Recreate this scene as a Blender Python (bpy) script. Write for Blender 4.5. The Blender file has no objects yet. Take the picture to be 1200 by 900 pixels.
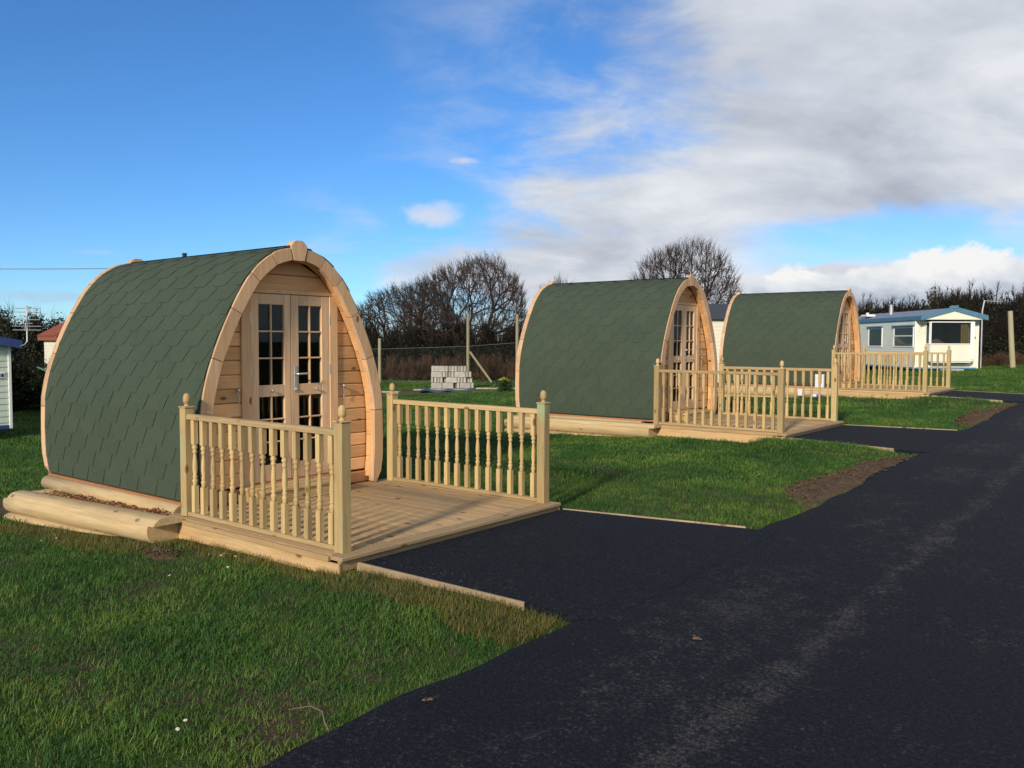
import bpy, math, random
import numpy as np
from mathutils import Vector, Matrix

random.seed(7)
RNG = np.random.default_rng(11)
scene = bpy.context.scene
COL = scene.collection
D = bpy.data

# ------------------------------------------------------------------ camera
FWD = Vector((-0.62107264, 0.78214057, -0.05024838))
RIGHT = Vector((0.78301309, 0.62199497, 0.00357203))
UP = Vector((-0.03404807, 0.03712664, 0.99873036))
CAM_LOC = Vector((0, 0, 1.534))
cam_data = D.cameras.new('camera')
cam_data.sensor_width = 36
cam_data.lens = 991.9 / 1200 * 36
cam_data.clip_start = 0.05
cam_data.clip_end = 3000
cam = D.objects.new('camera', cam_data)
COL.objects.link(cam)
m = Matrix((RIGHT, UP, -FWD)).transposed().to_4x4()
m.translation = CAM_LOC
cam.matrix_world = m
scene.camera = cam

# ------------------------------------------------------------------ light
SUN_EL = math.radians(22.0)
SUN_OFF = math.radians(13.0)          # how far the sun stands in front of the pod fronts
to_sun = Vector((math.sin(SUN_OFF) * math.cos(SUN_EL), -math.cos(SUN_OFF) * math.cos(SUN_EL), math.sin(SUN_EL)))
sd = D.lights.new('sun', 'SUN')
sd.energy = 4.8
sd.angle = math.radians(5.0)
sd.color = (1.0, 0.86, 0.66)
sun = D.objects.new('sun', sd)
COL.objects.link(sun)
sun.rotation_euler = (-to_sun).to_track_quat('-Z', 'Y').to_euler()
sun.location = (5, -30, 20)

scene.view_settings.view_transform = 'Standard'
scene.view_settings.look = 'None'
scene.view_settings.exposure = 0.0
scene.view_settings.gamma = 1.0
scene.render.engine = 'CYCLES'
scene.cycles.max_bounces = 6
scene.cycles.transparent_max_bounces = 12

# ------------------------------------------------------------------ node helpers
class NT:
    def __init__(self, tree):
        self.t = tree
        tree.nodes.clear()
    def n(self, typ, **kw):
        nd = self.t.nodes.new(typ)
        for k, v in kw.items():
            setattr(nd, k, v)
        return nd
    def link(self, a, b):
        self.t.links.new(a, b)
    def put(self, sock, v):
        if hasattr(v, 'is_output') or isinstance(v, bpy.types.NodeSocket):
            self.link(v, sock)
        else:
            sock.default_value = v
    def math(self, op, a, b=None, c=None, clamp=False):
        nd = self.n('ShaderNodeMath', operation=op, use_clamp=clamp)
        self.put(nd.inputs[0], a)
        if b is not None: self.put(nd.inputs[1], b)
        if c is not None: self.put(nd.inputs[2], c)
        return nd.outputs[0]
    def vmath(self, op, a, b=None):
        nd = self.n('ShaderNodeVectorMath', operation=op)
        self.put(nd.inputs[0], a)
        if b is not None:
            self.put(nd.inputs[1], b)
        return nd.outputs['Value'] if op == 'DOT_PRODUCT' else nd.outputs[0]
    def mix(self, f, a, b, blend='MIX'):
        nd = self.n('ShaderNodeMix', data_type='RGBA', blend_type=blend)
        self.put(nd.inputs[0], f)
        self.put(nd.inputs[6], a if not isinstance(a, tuple) else (a + (1,))[:4])
        self.put(nd.inputs[7], b if not isinstance(b, tuple) else (b + (1,))[:4])
        return nd.outputs[2]
    def noise(self, vec, scale, detail=4, rough=0.55, dist=0.0):
        nd = self.n('ShaderNodeTexNoise')
        if vec is not None: self.link(vec, nd.inputs['Vector'])
        nd.inputs['Scale'].default_value = scale
        nd.inputs['Detail'].default_value = detail
        nd.inputs['Roughness'].default_value = rough
        nd.inputs['Distortion'].default_value = dist
        return nd.outputs['Fac']
    def ramp(self, fac, stops):
        nd = self.n('ShaderNodeValToRGB')
        cr = nd.color_ramp
        while len(cr.elements) < len(stops): cr.elements.new(0.5)
        for e, (p, c) in zip(cr.elements, stops):
            e.position = p
            e.color = (c[0], c[1], c[2], 1) if not isinstance(c, (int, float)) else (c, c, c, 1)
        self.put(nd.inputs[0], fac)
        return nd.outputs[0]
    def mapr(self, v, a, b, c=0.0, d=1.0, smooth=True):
        nd = self.n('ShaderNodeMapRange', interpolation_type='SMOOTHSTEP' if smooth else 'LINEAR')
        self.put(nd.inputs[0], v)
        for i, x in enumerate((a, b, c, d)): nd.inputs[1 + i].default_value = x
        return nd.outputs[0]
    def mapping(self, vec, scale, loc=(0, 0, 0)):
        nd = self.n('ShaderNodeMapping')
        self.link(vec, nd.inputs[0])
        nd.inputs['Scale'].default_value = scale
        nd.inputs['Location'].default_value = loc
        return nd.outputs[0]

# ------------------------------------------------------------------ world sky
world = D.worlds.new('World')
scene.world = world
world.use_nodes = True
def build_sky():
    w = NT(world.node_tree)
    sky = w.n('ShaderNodeTexSky', sky_type='NISHITA', sun_disc=False)
    sky.sun_elevation = SUN_EL
    sky.sun_rotation = math.pi - SUN_OFF
    sky.air_density = 0.9
    sky.dust_density = 0.05
    sky.ozone_density = 6.0
    hs = w.n('ShaderNodeHueSaturation')
    hs.inputs['Saturation'].default_value = 1.04
    hs.inputs['Value'].default_value = 1.32
    w.link(w.mix(1.0, sky.outputs[0], (0.86, 1.03, 1.16), 'MULTIPLY'), hs.inputs['Color'])
    tc = w.n('ShaderNodeTexCoord')
    d = tc.outputs['Generated']
    fx = w.vmath('DOT_PRODUCT', d, (-0.6219, 0.7831, 0))
    rx = w.vmath('DOT_PRODUCT', d, (0.7831, 0.6219, 0))
    az = w.math('ARCTAN2', rx, fx)
    sep = w.n('ShaderNodeSeparateXYZ'); w.link(d, sep.inputs[0])
    el = w.math('ARCSINE', sep.outputs[2])
    # cloud plane coordinates
    den = w.math('ADD', w.math('MAXIMUM', sep.outputs[2], 0.0), 0.34)
    cx = w.math('DIVIDE', rx, den); cy = w.math('DIVIDE', fx, den)
    comb = w.n('ShaderNodeCombineXYZ'); w.link(cx, comb.inputs[0]); w.link(cy, comb.inputs[1])
    P = comb.outputs[0]
    big = w.noise(w.mapping(P, (0.95, 1.0, 1), (3.1, 1.7, 0)), 1.15, 6, 0.55, 0.25)
    fine = w.noise(w.mapping(P, (1.6, 2.2, 1), (8.1, 4.2, 2)), 2.2, 9, 0.60, 0.35)
    shade = w.noise(w.mapping(P, (1.0, 1.4, 1), (0.3, 5.5, 7)), 1.9, 8, 0.55, 0.45)
    # the bank: its left edge leans right as it climbs
    edge = w.math('MINIMUM', w.math('MULTIPLY_ADD', el, 1.15, -0.175), 0.075)
    wob = w.math('MULTIPLY', w.math('SUBTRACT', big, 0.5), 0.42)
    wob2 = w.math('MULTIPLY', w.math('SUBTRACT', fine, 0.5), 0.34)
    q = w.math('ADD', w.math('ADD', w.math('SUBTRACT', az, edge), wob), wob2)
    bank = w.mapr(q, -0.03, 0.15)
    # clear slot of blue low on the right
    slot_el = w.math('ADD', el, w.math('MULTIPLY', w.math('SUBTRACT', fine, 0.5), 0.07))
    slot = w.math('MULTIPLY', w.math('MULTIPLY', w.mapr(slot_el, 0.075, 0.095), w.mapr(slot_el, 0.15, 0.115)), w.mapr(az, 0.22, 0.34))
    bank = w.math('MULTIPLY', bank, w.math('SUBTRACT', 1.0, w.math('MULTIPLY', slot, 0.85)))
    low = w.mapr(slot_el, 0.02, 0.06)
    bank = w.math('MULTIPLY', bank, w.math('MULTIPLY_ADD', low, 0.4, 0.6))
    def blob(a0, e0, ra, re, amp):
        u = w.math('DIVIDE', w.math('SUBTRACT', az, a0), ra)
        v = w.math('DIVIDE', w.math('SUBTRACT', el, e0), re)
        r = w.math('ADD', w.math('MULTIPLY', u, u), w.math('MULTIPLY', v, v))
        g = w.math('POWER', 2.718, w.math('MULTIPLY', r, -1.0))
        return w.math('MULTIPLY', g, amp)
    puff = w.noise(w.mapping(d, (1, 1, 1.8), (2, 2, 2)), 13.0, 6, 0.6, 0.25)
    small = w.math('ADD', blob(-0.088, 0.148, 0.045, 0.020, 1.15), blob(-0.055, 0.207, 0.032, 0.007, 0.75))
    small = w.math('ADD', small, blob(-0.46, 0.092, 0.05, 0.006, 0.55))
    small = w.math('ADD', small, blob(-0.49, 0.045, 0.16, 0.012, 0.70))
    smallm = w.mapr(w.math('ADD', small, w.math('MULTIPLY', w.math('SUBTRACT', puff, 0.5), 1.5)), 0.42, 1.0)
    smallm = w.math('MULTIPLY', smallm, w.mapr(small, 0.06, 0.4))
    # bright low cumulus on the right
    cum = w.math('ADD', blob(0.50, 0.075, 0.17, 0.030, 1.0), blob(0.34, 0.052, 0.09, 0.018, 0.9))
    cum = w.math('ADD', cum, blob(0.95, 0.08, 0.25, 0.04, 0.9))
    cumm = w.mapr(w.math('ADD', cum, w.math('MULTIPLY', w.math('SUBTRACT', puff, 0.5), 2.4)), 0.45, 0.75)
    cumm = w.math('MULTIPLY', cumm, w.mapr(cum, 0.08, 0.4))
    # colours (world strength 0.1)
    tone = w.math('ADD', w.math('MULTIPLY', shade, 0.7), w.math('MULTIPLY', fine, 0.3))
    col = w.ramp(tone, [(0.36, (4.3, 4.65, 5.5)), (0.50, (6.1, 6.5, 7.2)), (0.62, (7.9, 8.1, 8.6))])
    ccol = w.ramp(w.math('ADD', w.math('MULTIPLY', puff, 0.6), w.math('MULTIPLY', w.mapr(el, 0.03, 0.105), 0.4)), [(0.36, (4.0, 4.5, 5.6)), (0.50, (7.0, 7.4, 8.0)), (0.62, (9.2, 9.2, 9.1))])
    scol = w.mix(w.mapr(el, 0.06, 0.12), (4.6, 5.5, 7.2), (7.0, 7.4, 8.1))
    # faint veil ahead of the bank
    veil = w.math('MULTIPLY', w.mapr(q, -0.28, 0.02), w.math('MULTIPLY', w.mapr(fine, 0.42, 0.7), 0.35))
    base = w.mix(veil, hs.outputs[0], (6.5, 7.0, 7.8))
    base = w.mix(w.math('MULTIPLY', smallm, 0.85), base, scol)
    dens = w.math('MULTIPLY', bank, w.mapr(big, 0.10, 0.42, 0.75, 1.0))
    base = w.mix(dens, base, col)
    base = w.mix(cumm, base, ccol)
    bg = w.n('ShaderNodeBackground'); bg.inputs['Strength'].default_value = 0.1
    w.link(base, bg.inputs['Color'])
    out = w.n('ShaderNodeOutputWorld'); w.link(bg.outputs[0], out.inputs[0])
build_sky()

# ------------------------------------------------------------------ materials
MATS = {}
def new_mat(name):
    mt = D.materials.new(name); mt.use_nodes = True
    w = NT(mt.node_tree)
    out = w.n('ShaderNodeOutputMaterial')
    b = w.n('ShaderNodeBsdfPrincipled')
    w.link(b.outputs[0], out.inputs[0])
    MATS[name] = mt
    return mt, w, b, out
def bump(w, b, h, strength=0.3, dist=0.01):
    bp = w.n('ShaderNodeBump'); bp.inputs['Strength'].default_value = strength; bp.inputs['Distance'].default_value = dist
    w.link(h, bp.inputs['Height']); w.link(bp.outputs[0], b.inputs['Normal'])
def spec(b, rough, s=0.5):
    b.inputs['Roughness'].default_value = rough
    b.inputs['Specular IOR Level'].default_value = s

def wood(name, dark, light, axis, knot=(0.10, 0.05, 0.025), grain=14.0, rough=0.7, stain=None, vary=0.22, knots=True):
    mt, w, b, out = new_mat(name)
    tc = w.n('ShaderNodeTexCoord'); oi = w.n('ShaderNodeObjectInfo')
    off = w.n('ShaderNodeCombineXYZ')
    for i, k in enumerate((37.0, 91.0, 53.0)):
        w.link(w.math('MULTIPLY', oi.outputs['Random'], k), off.inputs[i])
    v = w.vmath('ADD', tc.outputs['Object'], off.outputs[0])
    sc = [grain, grain, grain]; sc['xyz'.index(axis)] = grain * 0.06
    g = w.noise(w.mapping(v, tuple(sc)), 2.2, 6, 0.6, 1.2)
    g2 = w.noise(w.mapping(v, tuple(s * 4 for s in sc)), 3.0, 3, 0.6, 0.3)
    blot = w.noise(v, 3.5, 3, 0.5)
    c = w.ramp(g, [(0.30, dark), (0.62, light)])
    c = w.mix(w.mapr(g2, 0.5, 0.75, 0, 0.35), c, tuple(x * 0.7 for x in dark))
    hue = w.mix(w.mapr(blot, 0.35, 0.7, 0, 0.4), c, tuple(x * y for x, y in zip(light, (1.05, 0.92, 0.78))))
    hsv = w.n('ShaderNodeHueSaturation'); w.link(hue, hsv.inputs['Color'])
    w.link(w.mapr(oi.outputs['Random'], 0, 1, 1 - vary, 1 + vary * 0.7, False), hsv.inputs['Value'])
    c = hsv.outputs[0]
    if knots:
        ks = [5.0, 5.0, 5.0]; ks['xyz'.index(axis)] = 2.6
        vo = w.n('ShaderNodeTexVoronoi'); w.link(w.mapping(v, tuple(ks)), vo.inputs['Vector']); vo.inputs['Scale'].default_value = 1.3
        kk = w.mapr(vo.outputs['Distance'], 0.07, 0.16, 1, 0)
        c = w.mix(w.math('MULTIPLY', kk, 0.92), c, knot)
    if stain:
        s = w.noise(w.mapping(v, (9, 9, 2.0)), 1.0, 5, 0.6, 0.8)
        c = w.mix(w.mapr(s, 0.50, 0.66, 0, 0.75), c, stain)
    w.link(c, b.inputs['Base Color'])
    spec(b, rough, 0.25)
    bump(w, b, w.math('ADD', g, g2), 0.25, 0.004)
    return mt

treated = ((0.35, 0.24, 0.10), (0.50, 0.375, 0.18))
pine = ((0.43, 0.265, 0.145), (0.60, 0.41, 0.25))
wood('railing_wood', *treated, 'z', knot=(0.17, 0.09, 0.03))
wood('rail_wood', (0.30, 0.215, 0.10), (0.43, 0.32, 0.165), 'x', knot=(0.17, 0.09, 0.03))
wood('post_wood', (0.31, 0.22, 0.095), (0.44, 0.33, 0.16), 'z', stain=(0.24, 0.36, 0.20), knot=(0.17, 0.09, 0.03))
wood('deck_wood', (0.28, 0.19, 0.095), (0.41, 0.295, 0.155), 'x', vary=0.18)
wood('deck_front_wood', (0.27, 0.19, 0.10), (0.39, 0.285, 0.16), 'y', vary=0.18)
wood('fascia_wood', (0.34, 0.22, 0.10), (0.48, 0.335, 0.17), 'x', knot=(0.16, 0.08, 0.03))
wood('edging_wood', (0.22, 0.165, 0.10), (0.36, 0.28, 0.18), 'x')
wood('log_wood', (0.37, 0.27, 0.135), (0.52, 0.40, 0.22), 'x', grain=9, knot=(0.22, 0.13, 0.06), vary=0.10)
wood('wall_wood', (0.53, 0.285, 0.12), (0.68, 0.42, 0.205), 'y', knot=(0.13, 0.055, 0.02), vary=0.3)
wood('arch_wood', *pine, 'z', grain=8, knot=(0.16, 0.08, 0.035), vary=0.16)
wood('lining_wood', (0.50, 0.26, 0.105), (0.64, 0.37, 0.165), 'x', vary=0.2)
wood('door_wood', (0.52, 0.335, 0.195), (0.65, 0.455, 0.285), 'z', knots=False, vary=0.14)
wood('casing_wood', (0.51, 0.31, 0.16), (0.65, 0.43, 0.245), 'z', knot=(0.14, 0.06, 0.025), vary=0.1)
wood('sill_wood', (0.27, 0.12, 0.055), (0.38, 0.19, 0.09), 'y', knots=False)
wood('step_wood', (0.37, 0.25, 0.11), (0.54, 0.39, 0.19), 'y')
wood('weathered_post_wood', (0.20, 0.19, 0.12), (0.33, 0.31, 0.2), 'z', knots=False)

def roof_felt():
    mt, w, b, out = new_mat('roof_felt')
    tc = w.n('ShaderNodeTexCoord'); oi = w.n('ShaderNodeObjectInfo')
    sp = w.noise(tc.outputs['Object'], 240, 2, 0.7)
    bl = w.noise(tc.outputs['Object'], 2.5, 5, 0.6)
    c = w.ramp(sp, [(0.30, (0.025, 0.037, 0.026)), (0.52, (0.052, 0.071, 0.049)), (0.75, (0.108, 0.130, 0.092))])
    c = w.mix(w.mapr(bl, 0.4, 0.7, 0, 0.35), c, (0.043, 0.061, 0.043))
    h = w.n('ShaderNodeHueSaturation'); w.link(c, h.inputs['Color'])
    w.link(w.mapr(oi.outputs['Random'], 0, 1, 0.95, 1.05, False), h.inputs['Value'])
    w.link(h.outputs[0], b.inputs['Base Color']); spec(b, 0.95, 0.15)
    bump(w, b, sp, 0.35, 0.003)
roof_felt()

def simple(name, col, rough=0.6, s=0.4, metal=0.0, var=0.12, nscale=6.0, bmp=0.0):
    mt, w, b, out = new_mat(name)
    tc = w.n('ShaderNodeTexCoord')
    n = w.noise(tc.outputs['Object'], nscale, 6, 0.6)
    lo = tuple(c * (1 - var) for c in col); hi = tuple(min(1, c * (1 + var)) for c in col)
    w.link(w.ramp(n, [(0.3, lo), (0.7, hi)]), b.inputs['Base Color'])
    spec(b, rough, s); b.inputs['Metallic'].default_value = metal
    if bmp: bump(w, b, n, bmp, 0.02)
    return mt
simple('steel', (0.55, 0.55, 0.54), 0.35, 0.5, 0.9)
simple('galvanised', (0.42, 0.43, 0.43), 0.5, 0.5, 0.6)
simple('wire', (0.16, 0.16, 0.17), 0.6)
simple('black_plastic', (0.02, 0.02, 0.022), 0.5)
simple('white_paint', (0.74, 0.75, 0.74), 0.45, var=0.05)
simple('white_plastic', (0.62, 0.64, 0.66), 0.45, var=0.05)
simple('cream_panel', (0.68, 0.70, 0.57), 0.5, var=0.06, nscale=1.5)
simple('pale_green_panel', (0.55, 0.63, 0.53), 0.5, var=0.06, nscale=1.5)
simple('ivory_panel', (0.62, 0.60, 0.47), 0.5, var=0.06, nscale=1.5)
simple('blue_trim', (0.075, 0.175, 0.27), 0.45, var=0.12)
simple('navy_trim', (0.03, 0.06, 0.20), 0.45, var=0.12)
simple('grey_roof', (0.13, 0.17, 0.24), 0.5, var=0.15, nscale=3)
simple('slate_roof', (0.035, 0.04, 0.055), 0.7, var=0.25, nscale=9)
simple('clay_tile', (0.22, 0.07, 0.04), 0.8, var=0.3, nscale=20)
simple('bark', (0.040, 0.033, 0.026), 0.9, 0.1, var=0.35, nscale=5)
simple('twig_brown', (0.056, 0.042, 0.036), 0.9, 0.1, var=0.35, nscale=3)
simple('twig_dark', (0.022, 0.018, 0.015), 0.9, 0.1, var=0.35, nscale=3)
simple('reed', (0.10, 0.062, 0.038), 0.9, 0.1, var=0.4, nscale=3)
def concrete():
    mt, w, b, out = new_mat('concrete_block')
    tc = w.n('ShaderNodeTexCoord'); oi = w.n('ShaderNodeObjectInfo')
    n = w.noise(tc.outputs['Object'], 14, 6, 0.65)
    c = w.ramp(n, [(0.3, (0.26, 0.25, 0.22)), (0.7, (0.46, 0.44, 0.40))])
    h = w.n('ShaderNodeHueSaturation'); w.link(c, h.inputs['Color']); w.link(w.mapr(oi.outputs['Random'], 0, 1, 0.70, 1.15, False), h.inputs['Value'])
    w.link(h.outputs[0], b.inputs['Base Color']); spec(b, 0.9, 0.15); bump(w, b, n, 0.4, 0.01)
concrete()
simple('tarp', (0.035, 0.06, 0.14), 0.35, 0.5, var=0.2)
simple('weathered_board', (0.34, 0.30, 0.25), 0.85, 0.15, var=0.3)
simple('clod', (0.13, 0.095, 0.062), 0.95, 0.1, var=0.4, nscale=30, bmp=0.5)
simple('stone_bits', (0.15, 0.12, 0.085), 0.9, 0.2, var=0.5, nscale=8)
simple('daisy_white', (0.8, 0.8, 0.76), 0.7)
simple('daisy_yellow', (0.6, 0.4, 0.03), 0.7)
simple('dry_twig', (0.17, 0.13, 0.085), 0.85, 0.15)
simple('yellow_bloom', (0.45, 0.36, 0.03), 0.8, 0.1, var=0.3)
simple('curtain', (0.50, 0.36, 0.12), 0.8, 0.1)
simple('cushion', (0.34, 0.25, 0.20), 0.9, 0.1, var=0.3, nscale=20)
simple('inner_wall', (0.36, 0.30, 0.22), 0.8)
simple('interior_dark', (0.10, 0.085, 0.07), 0.8)
simple('blue_plastic', (0.02, 0.04, 0.55), 0.4)
simple('green_paint', (0.03, 0.16, 0.07), 0.5)

def leaf_mat(name, col, trans=0.25, var=0.4):
    mt, w, b, out = new_mat(name)
    g = w.n('ShaderNodeNewGeometry')
    n = w.noise(g.outputs['Position'], 1.6, 4, 0.6)
    c = w.ramp(n, [(0.3, tuple(x * (1 - var) for x in col)), (0.7, tuple(x * (1 + var) for x in col))])
    w.link(c, b.inputs['Base Color']); spec(b, 0.6, 0.25)
    tr = w.n('ShaderNodeBsdfTranslucent'); w.link(c, tr.inputs['Color'])
    mx = w.n('ShaderNodeMixShader'); mx.inputs[0].default_value = trans
    w.link(b.outputs[0], mx.inputs[1]); w.link(tr.outputs[0], mx.inputs[2]); w.link(mx.outputs[0], out.inputs[0])
leaf_mat('hedge_leaf', (0.024, 0.032, 0.014))
leaf_mat('olive_leaf', (0.075, 0.080, 0.022))
leaf_mat('bush_leaf', (0.035, 0.07, 0.02))

def grass_mat(name, stops, tip):
    mt, w, b, out = new_mat(name)
    g = w.n('ShaderNodeNewGeometry'); oi = w.n('ShaderNodeObjectInfo')
    p = g.outputs['Position']
    n1 = w.noise(p, 0.9, 5, 0.6, 0.4); n2 = w.noise(p, 5.0, 3, 0.6)
    f = w.math('ADD', w.math('MULTIPLY', n1, 0.65), w.math('ADD', w.math('MULTIPLY', n2, 0.25), w.math('MULTIPLY', oi.outputs['Random'], 0.10)))
    c = w.ramp(f, stops)
    at = w.n('ShaderNodeAttribute', attribute_name='dry')
    c = w.mix(w.math('MULTIPLY', at.outputs['Fac'], 0.85), c, tip)
    w.link(c, b.inputs['Base Color']); spec(b, 0.55, 0.22)
    tr = w.n('ShaderNodeBsdfTranslucent'); w.link(c, tr.inputs['Color'])
    mx = w.n('ShaderNodeMixShader'); mx.inputs[0].default_value = 0.22
    w.link(b.outputs[0], mx.inputs[1]); w.link(tr.outputs[0], mx.inputs[2]); w.link(mx.outputs[0], out.inputs[0])
grass_mat('grass_blade', [(0.37, (0.027, 0.086, 0.016)), (0.50, (0.054, 0.130, 0.022)), (0.61, (0.125, 0.205, 0.031))], (0.16, 0.15, 0.06))
grass_mat('turf_blade', [(0.36, (0.085, 0.090, 0.020)), (0.50, (0.125, 0.125, 0.028)), (0.62, (0.17, 0.165, 0.035))], (0.24, 0.18, 0.07))

def ground_mat():
    mt, w, b, out = new_mat('ground_soil_and_grass')
    g = w.n('ShaderNodeNewGeometry'); p = g.outputs['Position']
    n1 = w.noise(p, 0.8, 6, 0.6, 0.5); n2 = w.noise(p, 11, 5, 0.65); n3 = w.noise(p, 60, 3, 0.6)
    green = w.ramp(n2, [(0.3, (0.022, 0.045, 0.010)), (0.7, (0.055, 0.095, 0.020))])
    soil = w.ramp(n3, [(0.3, (0.035, 0.025, 0.016)), (0.7, (0.10, 0.072, 0.048))])
    c = w.mix(w.mapr(w.math('ADD', n1, w.math('MULTIPLY', n2, 0.5)), 0.70, 0.90), green, soil)
    w.link(c, b.inputs['Base Color']); spec(b, 0.95, 0.1)
    bump(w, b, w.math('ADD', n2, n3), 0.6, 0.03)
    mt, w, b, out = new_mat('bare_soil')
    g = w.n('ShaderNodeNewGeometry'); p = g.outputs['Position']
    n2 = w.noise(p, 9, 6, 0.7); n3 = w.noise(p, 70, 4, 0.7)
    c = w.ramp(w.math('ADD', w.math('MULTIPLY', n2, 0.6), w.math('MULTIPLY', n3, 0.4)), [(0.34, (0.05, 0.034, 0.021)), (0.52, (0.12, 0.082, 0.05)), (0.68, (0.19, 0.14, 0.095))])
    w.link(c, b.inputs['Base Color']); spec(b, 0.95, 0.1)
    bump(w, b, w.math('ADD', n2, n3), 0.8, 0.03)
ground_mat()

def asphalt(name, dusty):
    mt, w, b, out = new_mat(name)
    g = w.n('ShaderNodeNewGeometry'); p = g.outputs['Position']
    agg = w.math('ADD', w.math('MULTIPLY', w.noise(p, 130, 3, 0.75), 0.6), w.math('MULTIPLY', w.noise(p, 48, 3, 0.7), 0.4))
    blot = w.noise(p, 1.3, 5, 0.6)
    c = w.ramp(agg, [(0.38, (0.0012, 0.0022, 0.0055)), (0.49, (0.0048, 0.0066, 0.0120)), (0.59, (0.017, 0.020, 0.029)), (0.68, (0.075, 0.077, 0.086))])
    # pale trodden dust in specks and smears, thickest along the wheel tracks
    vv = w.mapping(p, (1.25, 1.0, 1), (0.3, 2.2, 0))
    d1 = w.noise(vv, 7.0, 9, 0.74, 0.2)
    d2 = w.noise(p, 0.8, 5, 0.6)
    d3 = w.noise(p, 42.0, 4, 0.7)
    sp = w.n('ShaderNodeSeparateXYZ'); w.link(p, sp.inputs[0])
    tr = w.math('ADD', sp.outputs[0], w.math('MULTIPLY', w.math('SUBTRACT', blot, 0.5), 0.35))
    def lane(x0, wd):
        u = w.math('DIVIDE', w.math('SUBTRACT', tr, x0), wd)
        return w.math('POWER', 2.718, w.math('MULTIPLY', w.math('MULTIPLY', u, u), -1.0))
    lanes = w.math('ADD', w.math('MULTIPLY', lane(-1.42, 0.10), 0.075), w.math('MULTIPLY', lane(-1.95, 0.35), 0.035))
    th = w.math('ADD', w.math('ADD', w.math('MULTIPLY', d1, 0.36), w.math('MULTIPLY', d3, 0.40)), w.math('MULTIPLY', d2, 0.25))
    th = w.math('ADD', th, w.math('MULTIPLY', lanes, dusty))
    dm = w.mapr(th, 0.53, 0.65, 0, 0.62 if dusty else 0.30)
    c = w.mix(w.math('MULTIPLY', dm, w.mapr(agg, 0.43, 0.57, 0.02, 1.0)), c, (0.13, 0.12, 0.11))
    mud = w.noise(p, 2.6, 6, 0.7, 0.5)
    c = w.mix(w.mapr(mud, 0.66, 0.74, 0, 0.5 if dusty else 0.2), c, (0.075, 0.055, 0.036))
    w.link(c, b.inputs['Base Color']); spec(b, 0.85, 0.16)
    bump(w, b, w.math('ADD', agg, w.math('MULTIPLY', w.noise(p, 45, 2, 0.6), 0.7)), 0.9, 0.014)
asphalt('asphalt_road', 1.0)
asphalt('asphalt_drive', 0.0)

def glass_mat(name, refl, tint):
    mt, w, b, out = new_mat(name)
    fr = w.n('ShaderNodeLayerWeight'); fr.inputs[0].default_value = 0.5
    gl = w.n('ShaderNodeBsdfGlossy'); gl.inputs['Roughness'].default_value = 0.02; gl.inputs['Color'].default_value = (0.95, 0.97, 1, 1)
    tp = w.n('ShaderNodeBsdfTransparent'); tp.inputs['Color'].default_value = tint
    mx = w.n('ShaderNodeMixShader')
    w.link(w.math('MULTIPLY_ADD', w.math('POWER', fr.outputs['Facing'], 4.0), 0.5 * refl, 0.045 * refl), mx.inputs[0])
    w.link(tp.outputs[0], mx.inputs[1]); w.link(gl.outputs[0], mx.inputs[2]); w.link(mx.outputs[0], out.inputs[0])
glass_mat('window_glass', .42, (0.72, 0.76, 0.74, 1))
glass_mat('caravan_glass', .5, (0.62, 0.64, 0.62, 1))
def chain_mat():
    simple('chain_wire', (0.07, 0.075, 0.072), 0.6, 0.4, 0.3)
chain_mat()
def chips_mat():
    mt, w, b, out = new_mat('bark_chips')
    g = w.n('ShaderNodeNewGeometry')
    n = w.noise(g.outputs['Position'], 35, 2, 0.6)
    w.link(w.ramp(n, [(0.34, (0.07, 0.03, 0.015)), (0.5, (0.22, 0.10, 0.045)), (0.64, (0.45, 0.27, 0.14))]), b.inputs['Base Color'])
    spec(b, 0.9, 0.15)
chips_mat()

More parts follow.
